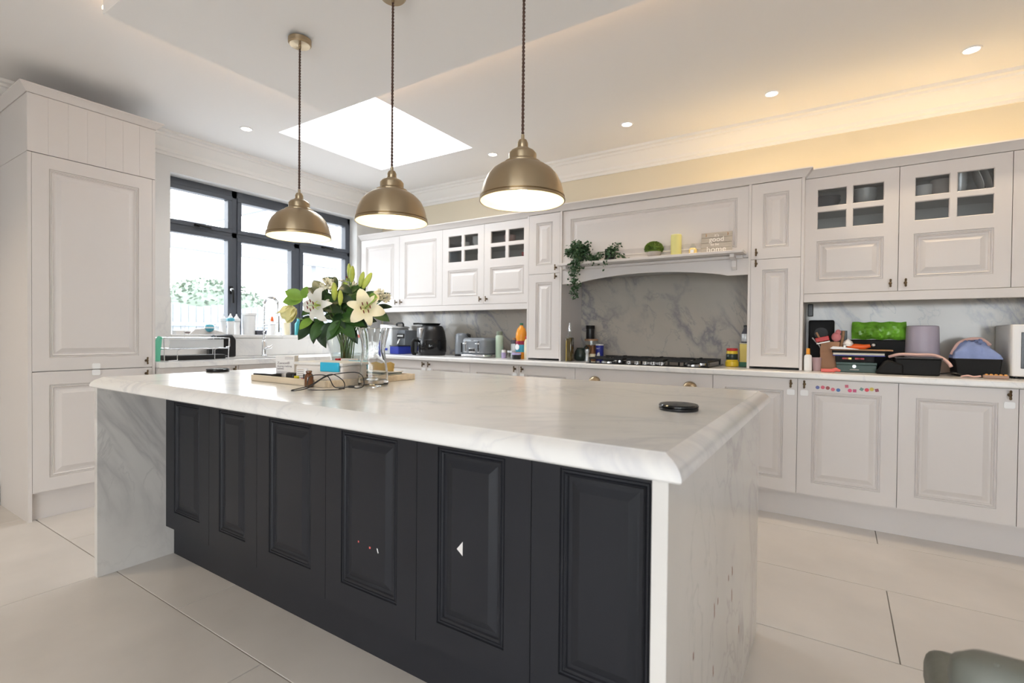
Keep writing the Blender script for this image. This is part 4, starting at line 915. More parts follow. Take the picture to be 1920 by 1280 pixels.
lathe_thing('pill_bottle', 'short white-lidded bottle with a lavender label', 'bottle', -2.552, 3.80, ZW, [('bottle_body', [(0,0),(.021,0),(.021,.05),(0,.05)], 'purple'), ('lid', [(0,.051),(.019,.051),(.019,.074),(0,.074)], 'white')])
lathe_thing('spice_jar', 'clear ribbed jar with a dark grey lid beside the squash bottle', 'jar', -2.488, 3.88, ZW, [('jar_body', [(0,0),(.034,0),(.035,.004),(.033,.13),(0,.13)], 'silver'), ('lid', [(0,.131),(.031,.131),(.031,.165),(0,.165)], 'dkgreycap'), ('knob', [(0,.166),(.018,.166),(.018,.182),(0,.184)], 'oak')])
r = thing('squash_bottle', 'big orange squash bottle with a green cap and bright label', 'bottle', (-2.365, 3.80, ZW))
ob('bottle_body', MB().lathe([(0,0),(.044,0),(.048,.006),(.048,.15),(.044,.165),(.050,.19),(.048,.225),(.036,.265),(.018,.285),(.014,.292),(.014,.297),(0,.297)], 36), M['juice'], r, smooth=35)
ob('label_band', MB().lathe([(.0486,.060),(.0492,.061),(.0492,.150),(.0486,.151)], 36), M['labelblue'], r, smooth=35, label='turquoise label')
ob('label_band', MB().lathe([(.0492,.125),(.0497,.126),(.0497,.158),(.0492,.159)], 36), M['labelred'], r, smooth=35, label='maroon band')
ob('label_disc', MB().cyl(.026, 0, .0015, 24).xf(Matrix.Rotation(pi/2, 4, 'X')), M['white'], r, (-.012,-.0482,.105), (0,0,-.25), label='round white emblem on the label')
ob('cap', MB().cyl(.016, .298, .316, 20), M['tingreen'], r, smooth=35, label='green cap')
lathe_thing('preserve_jar', 'squat jar with a dark lid in front of the squash bottle', 'jar', -2.350, 3.70, ZW, [('jar_body', [(0,0),(.036,0),(.038,.004),(.038,.038),(0,.038)], 'black'), ('lid', [(0,.039),(.039,.039),(.039,.056),(0,.056)], 'purple')])
lathe_thing('glass_jar', 'small clear glass jar with a pale lid, left of the squat jar', 'jar', -2.425, 3.73, ZW, [('jar_body', [(0,0),(.033,0),(.034,.004),(.034,.055),(0,.055)], 'clear'), ('lid', [(0,.056),(.034,.056),(.034,.072),(0,.072)], 'silver')])
lathe_thing('sauce_bottle', 'orange sauce bottle tucked against the left slim cabinet', 'bottle', -2.305, 3.92, ZW, [('bottle_body', [(0,0),(.030,0),(.032,.005),(.032,.22),(.020,.25),(.012,.26),(0,.26)], 'orange'), ('cap', [(0,.261),(.016,.261),(.016,.288),(0,.288)], 'gold')])
lathe_thing('seasoning_bottle', 'slim cream bottle at the very edge of the left slim cabinet', 'bottle', -2.288, 3.76, ZW, [('bottle_body', [(0,0),(.018,0),(.018,.15),(.008,.175),(0,.175)], 'petalcream'), ('cap', [(0,.176),(.010,.176),(.010,.20),(0,.20)], 'red')])
lathe_thing('white_mug', 'white mug on the worktop corner behind the bouquet', 'mug', -4.02, 3.62, ZW, [('mug_body', [(0,0),(.036,0),(.042,.005),(.044,.10),(.041,.10),(.038,.008),(0,.008)], 'white')])
tag(ob('glass_kettle', MB().sphere(.07, (0,0,.075), 24, 16, (1,1,1.05)), M['silver'], None, (-4.36, 3.70, ZW), smooth=True), 'rounded silver pot behind the fluted vase on the worktop', 'pot')
r = thing('storage_bin', 'white open-fronted box in the worktop corner', 'box', (-4.16, 3.50, ZW), radians(20)); ob('bin_body', MB().prism([(-.10,0),(.10,0),(.08,.16),(-.08,.16)], -.08, .08), M['white'], r, bev=.006); ob('pink_tag', MB().box(.02,.08,-.085,-.081,.17,.20), M['pink'], r)

# around the hob
r = thing('oil_bottle', 'tall olive oil bottle with a metal pourer', 'bottle', (-1.848, 3.72, ZW))
ob('bottle_body', MB().cbox(.056, .056, .195), M['oil'], r, bev=.010, seg=3)
ob('neck', MB().lathe([(.022,.195),(.013,.215),(.012,.245),(0,.245)], 20), M['clear'], r, smooth=35)
ob('pourer', MB().lathe([(0,.245),(.015,.247),(.015,.258),(.011,.262),(.006,.30),(.004,.312),(0,.312)], 18), M['chrome'], r, smooth=35)
ob('scale_strip', MB().box(-.020,-.012,-.0292,-.0284,.0,.17), M['gold'], r)
r = thing('green_jug', 'dark green ceramic jug behind the oil bottle', 'jug', (-1.825, 3.88, ZW))
ob('jug_body', MB().lathe([(0,0),(.040,0),(.052,.015),(.055,.045),(.046,.08),(.032,.10),(.034,.108),(.030,.108),(.028,.10),(0,.09)], 30), M['jugen'], r, smooth=40)
ob('handle', MB().tube([(.030,0,.10),(.055,0,.125),(.072,0,.11),(.062,0,.06),(.050,0,.04)], .007, 8), M['jugen'], r, smooth=True)
r = lathe_thing('storage_jar', 'glass storage jar with a wooden lid holding brown spice', 'jar', -1.795, 4.03, ZW, [('contents', [(0,.004),(.050,.004),(.050,.13),(0,.13)], 'spice'), ('jar_body', [(0,0),(.054,0),(.055,.004),(.055,.165),(.0,.165)], 'clear'), ('lid', [(0,.166),(.057,.166),(.057,.182),(0,.182)], 'oak')])
lathe_thing('black_jar', 'black lidded jar stacked on the wooden-lidded jar', 'jar', -1.805, 4.03, ZW+.1825, [('jar_body', [(0,0),(.035,0),(.036,.004),(.036,.085),(0,.085)], 'black'), ('lid', [(0,.086),(.037,.086),(.037,.116),(0,.116)], 'matteblack')])
lathe_thing('sauce_bottle', 'small bottle with a yellow and white label beside the hob', 'bottle', -1.725, 3.905, ZW, [('bottle_body', [(0,0),(.022,0),(.024,.005),(.024,.06),(.012,.085),(.010,.10),(0,.10)], 'spice'), ('label_band', [(.0244,.015),(.0250,.016),(.0250,.058),(.0244,.059)], 'petalcream'), ('cap', [(0,.101),(.012,.101),(.012,.115),(0,.115)], 'spice')])
lathe_thing('salt_canister', 'dark blue salt canister with white figure by the hob', 'canister', -1.700, 3.99, ZW, [('canister_body', [(0,0),(.033,0),(.034,.003),(.034,.128),(0,.128)], 'saltblue'), ('cap', [(0,.129),(.034,.129),(.034,.139),(0,.139)], 'white')])
sc_ = bpy.data.objects['salt_canister']; ob('label_figure', MB().prism([(-.010,.02),(.014,.015),(.018,.05),(.012,.072),(-.004,.066),(-.012,.04)], -.0355, -.0335), M['white'], sc_, label='white figure on the label')
text('SALT', .014, M['whiteink'], sc_, (-.016, -.0348, .098))
lathe_thing('pepper_mill', 'short round-topped mill between jug and hob', 'mill', -1.765, 3.88, ZW, [('mill_body', [(0,0),(.020,0),(.018,.045),(.014,.06),(.020,.075),(.018,.095),(.008,.10),(0,.10)], 'silver')])
# hob
hob = thing('gas_hob', 'black glass five-burner gas hob with cast iron supports', 'hob', (-1.175, 3.80, ZW))
ob('glass_plate', MB().cbox(.90, .50, .007), M['blackglass'], hob, bev=.002)
for bx, by, br in ((-.32,-.11,.038), (-.32,.12,.048), (0,.02,.065), (.31,-.11,.034), (.31,.12,.048)):
    ob('burner', MB().lathe([(0,.007),(br+.012,.007),(br+.010,.018),(br,.020),(br,.030),(br*.92,.035),(0,.036)], 28), M['iron'], hob, (bx, by, 0), smooth=35)
    ob('burner_ring', MB().lathe([(br+.014,.008),(br+.020,.008),(br+.020,.014),(br+.014,.016)], 28), M['chrome'], hob, (bx, by, 0), smooth=35)
for gx in (-.30, 0, .30):
    g_ = MB(); a_, b_ = gx-.135, gx+.135
    for yy in (-.225, .225): g_.box(a_, b_, yy-.005, yy+.005, .030, .046)
    for xx in (a_, b_-.010): g_.box(xx, xx+.010, -.225, .225, .030, .046)
    for xx in (a_, b_-.012):
        for yy in (-.225, .213): g_.box(xx, xx+.012, yy, yy+.012, .007, .032)
    for q in range(4):
        yy = -.11 if q < 2 else .11; 
        g_.box(a_ if q % 2 == 0 else gx+.03, gx-.03 if q % 2 == 0 else b_, yy-.004, yy+.004, .034, .052)
    g_.box(gx-.004, gx+.004, -.225, -.15, .034, .052).box(gx-.004, gx+.004, .15, .225, .034, .052).box(gx-.004, gx+.004, -.05, .05, .034, .052)
    ob('pan_support', g_, M['iron'], hob, bev=.0015)
for i in range(5): ob('knob', MB().cyl(.017, .007, .027, 20), M['chrome'], hob, (-.12+i*.06, -.215, 0), smooth=35)
r = lathe_thing('mustard_jar', 'glass jar of yellow mustard with a red lid by the hob', 'jar', -.635, 3.86, ZW, [('jar_body', [(0,0),(.038,0),(.044,.006),(.044,.036),(.038,.042),(.038,.10),(.034,.112),(0,.112)], 'mustard'), ('label_band', [(.0385,.050),(.0392,.051),(.0392,.090),(.0385,.091)], 'jugen'), ('lid', [(0,.113),(.036,.113),(.037,.116),(.037,.130),(0,.132)], 'red')])
r = thing('oil_tin', 'square gold tin with a green base beside the mustard jar', 'tin', (-.560, 3.93, ZW)); 
ob('tin_body', MB().cbox(.066, .066, .165), M['gold'], r, bev=.004); ob('tin_base', MB().cbox(.068, .068, .034), M['tingreen'], r, bev=.003, label='green lower band'); ob('tin_rim', MB().cbox(.069, .069, .006, .162), M['paper'], r, bev=.002)
lathe_thing('dark_bottle', 'small dark bottle standing on top of the gold tin', 'bottle', -.558, 3.93, ZW+.1685, [('bottle_body', [(0,0),(.027,0),(.028,.003),(.028,.068),(.016,.095),(.013,.108),(0,.108)], 'dkgreycap'), ('label_band', [(.0285,.01),(.0290,.011),(.0290,.064),(.0285,.065)], 'silver'), ('cap', [(0,.109),(.015,.109),(.015,.127),(0,.127)], 'black')])

# mantel shelf
ZS = 1.698
def twig(mb, stems, path, nl, sz, spread, rnd):
    P_ = cat_curve(path, 6); stems.tube(P_, .0012, 5)
    for i in range(nl):
        p = P_[rnd.randrange(len(P_))]+Vector((rnd.gauss(0,1), rnd.gauss(0,1), rnd.gauss(0,1)))*spread
        d = Vector((rnd.uniform(-1,1), rnd.uniform(-1,.4), rnd.uniform(-1,.5))).normalized()*sz*rnd.uniform(.7,1.25); n_ = d.cross(Vector((rnd.uniform(-1,1), rnd.uniform(-1,1), rnd.uniform(-1,1)))).normalized()*sz*.33
        q = d.cross(n_).normalized()*sz*.08
        mb.add([p, p+d*.5-n_+q, p+d, p+d*.5+n_+q, p+d*.5], [(0,1,4),(1,2,4),(2,3,4),(3,0,4)])
def trailing(name, label, x, y, potm, potprof, paths, nl, sz, spread, seed):
    r = thing(name, label, 'plant', (x, y, ZS)); ob('pot', MB().lathe(potprof, 28), potm, r, smooth=35)
    rnd = random.Random(seed); mb, st_ = MB(), MB()
    for p_ in paths: twig(mb, st_, p_, nl, sz, spread, rnd)
    ob('leaves', mb, M['ivy'], r, kind='stuff'); ob('stems', st_, M['stem'], r)
    return r
pp = [(0,0),(.026,0),(.036,.065),(.033,.066),(.030,.06),(0,.058)]
trailing('trailing_plant', 'artificial ivy trailing far down from the left end of the shelf', -1.74, 3.665, M['jugen'], [(0,0),(.030,0),(.042,.075),(.039,.076),(.036,.07),(0,.066)],
 [[(0,0,.07),(.0,-.06,.08),(.01,-.095,.0),(.005,-.10,-.12),(.015,-.095,-.27)], [(0,0,.07),(-.02,-.05,.10),(-.01,-.095,.02),(-.005,-.10,-.10),(.0,-.095,-.24)], [(0,0,.07),(.03,-.05,.09),(.04,-.09,.03),(.03,-.10,-.08),(.02,-.09,-.2)], [(0,0,.07),(-.03,0,.12),(-.04,-.02,.155)], [(0,0,.07),(-.06,-.01,.10),(-.09,-.02,.085)], [(0,0,.07),(.05,-.01,.11),(.075,-.02,.12)], [(0,0,.07),(.0,-.03,.12),(.03,-.04,.13)], [(0,0,.07),(.06,-.03,.06),(.12,-.05,.02),(.17,-.05,.02)]], 170, .027, .017, 3)
trailing('trailing_plant', 'small trailing plant in a black pot on the shelf', -1.485, 3.665, M['black'], [(0,0),(.034,0),(.038,.004),(.040,.088),(.037,.089),(.034,.08),(0,.078)],
 [[(0,0,.08),(.02,-.05,.08),(.02,-.085,.02),(.0,-.09,-.05)], [(0,0,.08),(.05,-.01,.10),(.08,-.02,.115)], [(0,0,.08),(.05,-.03,.06),(.09,-.04,.03),(.14,-.05,.02)], [(0,0,.08),(-.05,-.05,.06),(-.08,-.06,.02),(-.12,-.06,.02)], [(0,0,.08),(.03,-.06,.07),(.05,-.08,.03)]], 55, .025, .013, 4)
r = thing('topiary_ball', 'round green topiary in a pale stone bowl on the shelf', 'plant', (-1.145, 3.665, ZS))
ob('bowl', MB().lathe([(0,0),(.030,0),(.046,.018),(.050,.034),(.046,.048),(.042,.046),(0,.040)], 32), M['stone'], r, smooth=40, label='pale stone bowl')
mb = MB(); rnd = random.Random(5)
mb.sphere(.050, (0,0,.062), 18, 10, (1.15,1.15,.85))
for i in range(900):
    a, u = rnd.uniform(0,2*pi), rnd.uniform(-.35,1); s_ = sqrt(1-u*u); v = Vector((s_*cos(a)*1.15, s_*sin(a)*1.15, u*.9)); c_ = v*.053+Vector((0,0,.062)); d = (v+Vector((rnd.uniform(-.6,.6), rnd.uniform(-.6,.6), rnd.uniform(-.6,.6)))).normalized()*.011; n_ = d.orthogonal().normalized()*.004
    mb.add([c_-n_, c_+d, c_+n_], [(0,1,2)])
ob('foliage', mb, M['ballgreen'], r, kind='stuff')
r = thing('pillar_candle', 'thick pale yellow pillar candle on the shelf', 'candle', (-.985, 3.665, ZS)); ob('wax', MB().lathe([(0,0),(.036,0),(.037,.002),(.037,.146),(.034,.149),(.028,.147),(0,.146)], 36), M['candle'], r, smooth=35); ob('wick', MB().cyl(.0015, .146, .156, 6), M['black'], r)
lathe_thing('jar_candle', 'small yellow jar candle with a domed glass lid', 'candle', -.868, 3.665, ZS, [('jar_body', [(0,0),(.022,0),(.027,.004),(.028,.032),(.020,.044),(0,.044)], 'jaryellow'), ('lid', [(0,.045),(.017,.045),(.020,.056),(.012,.064),(.009,.068),(.012,.075),(0,.078)], 'clear')])
jc = bpy.data.objects['jar_candle']; ob('paper_label', MB().box(-.012,.012,-.0292,-.0275,.008,.030), M['white'], jc)
sg = thing('wooden_sign', 'weathered plank sign reading good home in white script', 'sign', (-.715, 3.668, ZS), 0); sg.rotation_euler = (radians(-6), 0, 0)
for i in range(4): ob('board', MB().box(-.10,.10,0,.010,i*.0365,i*.0365+.035), M['weathered'], sg, bev=.0012)
for x_ in (-.07, .07): ob('hanging_loop', MB().tube([(x_,-.001,.118),(x_+.004,-.004,.128),(x_,-.001,.136)], .003, 6), M['oak'], sg)
for t_, s_, z_, x_ in (("it's", .028, .114, 0), ('good', .048, .080, 0), ('to be', .026, .052, -.01), ('home', .056, .008, 0)): text(t_, s_, M['whiteink'], sg, (x_, -.0008, z_), align='CENTER')

# ------------------------------------------------------------------ right-hand worktop
lathe_thing('lotion_bottle', 'white lotion bottle with an orange cap beside the slim cabinet', 'bottle', -.162, 3.72, ZW, [('bottle_body', [(0,0),(.020,0),(.022,.004),(.022,.085),(.019,.098),(.010,.104),(0,.104)], 'white'), ('cap', [(0,.105),(.011,.105),(.010,.142),(0,.143)], pm('orange_cap', (.85,.33,.02), .4))])
lathe_thing('plastic_cup', 'small pinkish translucent cup next to the lotion bottle', 'cup', -.115, 3.74, ZW, [('cup_wall', [(0,0),(.022,0),(.027,.085),(.025,.085),(.020,.003),(0,.003)], pm('pink_translucent', (.42,.30,.32), .4))])
bag = thing('paper_bag', 'crumpled brown paper bag with kitchen utensils sticking out', 'bag', (-.045, 3.84, ZW), radians(-6))
mb = MB(); vs = []; fs = []; R_ = 9; K = [( -1,-.7),(-.5,-.75),(0,-.7),(.5,-.75),(1,-.7),(1.02,0),(1,.7),(.5,.75),(0,.7),(-.5,.75),(-1,.7),(-1.02,0)]
for i in range(R_):
    t = i/(R_-1); z = .185*t; w_ = .056*(1+.04*sin(t*7))*(1-.10*t)
    for j, (a, b) in enumerate(K): vs.append((a*w_+.003*sin(j*3+i*2), b*w_*.95+.004*sin(j*5+i*3.1), z))
for i in range(R_-1):
    for j in range(12): fs.append((i*12+j, i*12+(j+1) % 12, (i+1)*12+(j+1) % 12, (i+1)*12+j))
fs.append(tuple(range(11,-1,-1))); mb.add(vs, fs); ob('bag_wall', mb, M['kraft'], bag, smooth=25)
def utensil(name, lab, cat, pts, rad, m_, extra=None):
    r = thing(name, lab, cat, (-.045, 3.84, ZW)); ob('handle', MB().tube(pts, rad, 8), m_, r, smooth=True)
    if extra: ob(extra[0], extra[1], extra[2], r, smooth=35)
utensil('wooden_spoon', 'wooden spoon handle leaning left out of the paper bag', 'utensil', [(.0,0,.03),(-.04,.0,.17),(-.078,-.01,.245)], .006, M['oak'])
utensil('rolling_pin', 'wooden utensil handle standing upright right of the paper bag', 'utensil', [(.02,.02,.05),(.062,.01,.17),(.070,.0,.255)], [.008,.009,.009], M['oak'])
utensil('knife', 'pale plastic knife leaning furthest left in the bag', 'utensil', [(.0,0,.03),(-.06,-.0,.16),(-.10,-.01,.21)], .004, M['silver'])
tag(ob('snack_box', MB().cbox(.075, .03, .028), M['red'], None, (-.085, 3.815, ZW+.188), (0, radians(-14), 0), bev=.003), 'red and white snack packet on top of the paper bag', 'packet')
tag(ob('snack_strip', MB().cbox(.075, .028, .008), M['white'], None, (-.082, 3.800, ZW+.176), (0, radians(-14), 0), bev=.002), 'white strip packet just under the red one on the bag', 'packet')
mb = MB().sphere(.030, (0,0,.03), 14, 10, (.9,.7,1.0)).sphere(.016, (.010,-.006,.062), 12, 8)
tag(ob('soft_toy', mb, pm('rose_plush', (.62,.22,.24), .8, bump=.4, bs=50), None, (-.013, 3.82, ZW+.186), smooth=True), 'pink plush bundle poking out of the paper bag', 'toy')
tag(ob('garlic', MB().lathe([(0,0),(.018,.002),(.026,.016),(.020,.032),(.006,.044),(0,.050)], 16, fn=lambda r_, z, a: r_*(1+.08*cos(6*a))), M['white'], None, (.050, 3.82, ZW+.158), smooth=True), 'white garlic-shaped whisk head beside the upright handle', 'utensil')
tag(ob('peeler_handle', MB().tube([(0,0,0),(.0,0,.06)], [.007,.009], 10), M['silver'], None, (.032, 3.80, ZW+.105), smooth=True), 'grey plastic handle leaning on the book stack by the bag', 'utensil')
r = thing('speaker', 'black speaker box standing behind the paper bag', 'speaker', (-.10, 4.04, ZW)); ob('cabinet', MB().cbox(.15, .09, .33), M['matteblack'], r, bev=.012, seg=3); ob('speaker_cone', MB().cyl(.04, 0, .004, 24).xf(Matrix.Rotation(pi/2, 4, 'X')), M['iron'], r, (0,-.045,.24), smooth=35)
tag(ob('chopping_board', MB().cbox(.055, .012, .26), M['jugen'], None, (.02, 4.085, ZW), bev=.002), 'thin dark board leaning on the splashback by the speaker', 'board')
tag(ob('wall_charger', MB().cbox(.032, .03, .085), M['black'], None, (-.168, 4.095, 1.27), bev=.004), 'black charger hanging high in the corner by the slim cabinet', 'charger')
tag(ob('electrical_socket', MB().cbox(.146, .008, .086), M['silver'], None, (-.06, 4.109, 1.26), bev=.003), 'silver double socket on the splashback above the speaker', 'socket') if False else None
r = thing('marker_toy', 'coral pink plastic cutter lying in front of the bag', 'toy', (-.040, 3.655, ZW)); ob('body', MB().box(-.05,.012,-.012,.012,.0,.020), M['pink'], r, bev=.006, seg=3); ob('head', MB().tube([(.01,0,.010),(.03,0,.018),(.05,.005,.010)], [.012,.012,.007], 10), M['pink'], r, smooth=True)
# stack of boxes and books
r = thing('gift_box', 'dark green box with a pale round emblem, bottom of the stack', 'box', (.090, 3.83, ZW), radians(2)); ob('box_base', MB().cbox(.205, .16, .045), M['darkgreen'], r, bev=.002); ob('box_lid', MB().cbox(.209, .164, .016, .0455), M['darkgreen'], r, bev=.002)
ob('emblem', MB().cyl(.010, 0, .001, 20).xf(Matrix.Rotation(pi/2, 4, 'X')), M['silver'], r, (-.01,-.0815,.036), label='pale round emblem'); ob('printed_line', MB().box(-.032,.014,-.0815,-.0803,.014,.018), M['stone'], r)
r = thing('game_box', 'black box with red and gold print, second in the stack', 'box', (.085, 3.83, ZW+.063), radians(-1)); ob('carton', MB().cbox(.20, .155, .036), M['matteblack'], r, bev=.001)
for x_, m_ in ((-.045,'red'),(-.030,'gold'),(.02,'red'),(.035,'red')): ob('printed_shape', MB().box(x_-.018,x_+.014,-.0788,-.0776,.016,.026), M[m_], r)
tag(ob('book', MB().cbox(.26, .17, .012), M['paper'], None, (.10, 3.83, ZW+.1065), (0,0,.03)), 'book with cream page edges in the stack', 'book', 'books stacked on the boxes')
tag(ob('book_cover', MB().cbox(.265, .174, .0055), M['saltblue'], None, (.10, 3.83, ZW+.1003), (0,0,.03)), 'thin navy booklet under the cream-edged book', 'book', 'books stacked on the boxes')
tag(ob('book', MB().cbox(.27, .175, .013), M['matteblack'], None, (.10, 3.83, ZW+.1195), (0,0,.02)), 'black book on top of the cream-edged book', 'book', 'books stacked on the boxes')
tag(ob('document_folder', MB().cbox(.30, .18, .007), pm('tan_folder', (.50,.27,.13), .6), None, (.125, 3.84, ZW+.1335), (0,0,-.02), bev=.001), 'tan folder topping the book stack', 'folder')
tag(ob('paper_sheet', MB().prism([(-.10,.004),(-.085,.016),(-.04,.014),(.05,.001),(.05,.0),(-.085,0)], -.08, .05), M['white'], None, (.055, 3.80, ZW+.1412)), 'curled white paper sheet on top of the tan folder', 'paper')
mb = MB().tube([(-.07,0,.010),(-.03,0,.016),(.02,0,.014),(.05,0,.022)], [.006,.018,.016,.010], 12); r = thing('orange_sleeve', 'bright orange crumpled sleeve with a metal clasp on the stack', 'packaging', (.115, 3.83, ZW+.142)); ob('sleeve', mb, M['orange'], r, smooth=True); ob('clasp', MB().sphere(.010, (.066,0,.026)), M['silver'], r, smooth=True)
tag(ob('baking_tin', MB().cbox(.30, .10, .20), M['matteblack'], None, (.205, 4.03, ZW), bev=.008), 'black bread bin under the green foil bag', 'bin')
# green foil bag
mb = MB(); vs = []; fs = []; nx, ny = 22, 8
for s_ in (-1, 1):
    for j in range(ny+1):
        for i in range(nx+1):
            u, v = i/nx*2-1, j/ny*2-1; th = .034*(1-abs(u)**5)*(1-abs(v)**3); cr = .006*sin(i*1.7+j*2.3)+.004*sin(i*3.1-j*1.3)
            vs.append((u*.145*(1-.02*abs(v)), s_*th+(cr*(1-abs(u)**6) if s_ < 0 else 0), .058+v*.056+.003*sin(i*.9)))
for s_ in range(2):
    o_ = s_*(nx+1)*(ny+1)
    for j in range(ny):
        for i in range(nx): a = o_+j*(nx+1)+i; fs.append((a, a+1, a+nx+2, a+nx+1))
tag(ob('foil_bag', mb.add(vs, fs), M['green_bag'], None, (.215, 4.02, ZW+.2015), smooth=True), 'shiny green foil food bag lying on the black bin', 'bag')
lathe_thing('lilac_canister', 'large plain lilac cylinder behind the black pan', 'canister', .432, 3.98, ZW, [('canister_body', [(0,0),(.086,0),(.088,.004),(.080,.28),(.078,.287),(.070,.290),(0,.290)], 'lilac')])
r = thing('roasting_tin', 'square black roasting tin with a pale pink strap over it', 'tin', (.385, 3.77, ZW)); ob('tin_body', MB().prism([(-.095,0),(.095,0),(.105,.095),(-.105,.095)], -.085, .085), M['matteblack'], r, bev=.008, seg=3)
ob('tin_rim', MB().cbox(.215, .178, .006, .095), M['black'], r, bev=.002)
tag(ob('strap', MB().tube(cat_curve([(-.13,0,.100),(-.08,-.02,.116),(.0,-.03,.116),(.07,-.03,.116),(.11,-.04,.100),(.135,-.06,.075),(.145,-.07,.055)], 6), .009, 8), M['pinkcloth'], None, (.385, 3.77, ZW), smooth=True), 'pale pink padded strap draped over the black roasting tin', 'strap')
mb = MB().prism([(-.06,0),(.075,0),(.075,.06),(-.0,.085),(-.02,.07)], -.06, .06); tag(ob('black_pouch', mb, M['matteblack'], None, (.245, 3.74, ZW), bev=.012, seg=3), 'soft black pouch between the green box and the roasting tin', 'pouch')
tag(ob('pouch_zip', MB().tube([(-.035,0,0),(.04,0,.018)], .004, 8), M['stone'], None, (.245, 3.672, ZW+.025), smooth=True), 'pale zip pull across the black pouch', 'zip') if False else None
r = thing('storage_crate', 'black storage tray holding a blue cloth by the microwave', 'tray', (.655, 3.87, ZW)); ob('crate_wall', MB().prism([(-.09,0),(.09,0),(.10,.10),(-.10,.10)], -.10, .10), M['matteblack'], r, bev=.006)
r = thing('blue_cloth', 'crumpled light blue baby garment heaped on the black tray', 'cloth', (.655, 3.86, ZW+.1005))
mb = MB(); vs = []; fs = []; nx, ny = 24, 16
for j in range(ny+1):
    for i in range(nx+1):
        u, v = i/nx*2-1, j/ny*2-1; e_ = max(0, 1-u*u)*max(0, 1-v*v); hgt = .092*e_**.30*(1-.30/(1+math.exp(-(u-.40)*12)))*(1+.16*cos(u*3.0+.2))+.014*sin(u*7+v*4)*e_**.5+.006*sin(i*1.9-j*1.9)*e_
        vs.append((u*.105, v*.085, max(0, hgt)))
for j in range(ny):
    for i in range(nx): a = j*(nx+1)+i; fs.append((a, a+1, a+nx+2, a+nx+1))
ob('fabric', mb.add(vs, fs), M['bluecloth'], r, smooth=True)
ob('trim_band', MB().tube(cat_curve([(-.105,-.02,.02),(-.075,-.01,.082),(-.03,.0,.108),(.02,.0,.112),(.045,-.01,.095),(.06,-.02,.075)], 5), .009, 8), M['pinkcloth'], r, smooth=True, label='pale pink edging')
tag(ob('brown_envelope', MB().cbox(.06, .01, .07), pm('beige_card', (.46,.34,.26), .7), None, (.545, 4.05, ZW+.0), (0,0,.1)), 'beige card leaning behind the blue cloth', 'card')
r = thing('pill_packet', 'orange blister packet lying in front of the microwave', 'packet', (.710, 3.68, ZW)); ob('backing', MB().cbox(.10, .035, .018), M['tan'], r, bev=.003)
for i in range(5): ob('blister', MB().sphere(.010, (-.038+i*.019, -.008, .018), 12, 8, (.85,1,.7)), pm('blister_orange', (.75,.36,.10), .3) if i == 0 else bpy.data.materials['blister_orange'], r, smooth=True)
tag(ob('wrapper', MB().tube(cat_curve([(-.05,0,.004),(-.02,.01,.010),(.0,-.01,.006),(.03,.0,.010)], 4), .005, 6), M['pinkcloth'], None, (.62, 3.68, ZW), smooth=True), 'crumpled pinkish wrapper beside the orange packet', 'wrapper')
tag(ob('black_cable', MB().tube(cat_curve([(-.12,.03,.01),(-.06,.0,.02),(.0,-.01,.008),(.06,-.02,.004)], 6), .003, 6), M['black'], None, (.60, 3.71, ZW), smooth=True), 'thin black cable between the roasting tin and the packet', 'cable')
mw = thing('microwave', 'white microwave oven cut off by the right edge', 'microwave', (.785, 3.745, ZW), 0)
ob('body', MB().box(0, .50, .02, .355, .012, .292), M['white'], mw, bev=.006, seg=3); ob('front', MB().box(0, .50, 0, .022, .012, .292), M['white'], mw, bev=.008, seg=3)
ob('door_glass', MB().box(.035, .36, -.002, .002, .055, .250), M['blackglass'], mw, bev=.002, label='black door window'); ob('dial', MB().cyl(.02, 0, .018, 20).xf(Matrix.Rotation(pi/2, 4, 'X')), M['silver'], mw, (.43,0,.10), smooth=35)
for x_ in (.03, .45): [ob('foot', MB().cyl(.012, 0, .013, 12, (x_, y_)), M['black'], mw) for y_ in (.05, .31)]

# ------------------------------------------------------------------ window side
tap = thing('kitchen_tap', 'chrome spring-neck pull-down kitchen tap at the sink', 'tap', (-4.36, 2.603, ZW))
ob('tap_body', MB().lathe([(0,0),(.026,0),(.026,.008),(.019,.012),(.019,.13),(.013,.14),(0,.14)], 28), M['chrome'], tap, smooth=35)
arc = [(0,0,.14),(0,0,.30),(0,0,.42)]+[(.07-.07*cos(a), .024-.024*cos(a), .45+.075*sin(a)) for a in [pi*i/12 for i in range(1,12)]]+[(.14,.047,.42),(.14,.047,.36)]
ob('hose', MB().tube(arc, .008, 10), M['steel'], tap, smooth=True)
mb = MB(); Q = cat_curve(arc, 10); n = len(Q); cpts = []
for i in range(n*4):
    t = i/(n*4)*(n-1); k = min(int(t), n-2); p = Q[k].lerp(Q[k+1], t-k); d = (Q[k+1]-Q[k]).normalized(); o1 = d.orthogonal().normalized() if abs(d.z) < .99 else Vector((1,0,0)); o1 = (Vector((.58,-.81,0))-d*d.dot(Vector((.58,-.81,0)))).normalized(); o2 = d.cross(o1); a = i*.9
    cpts.append(p+(o1*cos(a)+o2*sin(a))*.0115)
ob('spring', mb.tube(cpts, .0018, 5), M['chrome'], tap, smooth=True)
ob('spray_head', MB().cyl(.015, .215, .36, 20, (.14,.047), .012), M['chrome'], tap, smooth=35)
ob('holder_arm', MB().tube([(0,0,.28),(.07,.024,.285),(.13,.044,.29)], .006, 8), M['chrome'], tap, smooth=True)
ob('lever', MB().tube([(.02,0,.07),(.05,.03,.075),(.06,.05,.10)], [.016,.014,.006], 10), M['chrome'], tap, smooth=True)
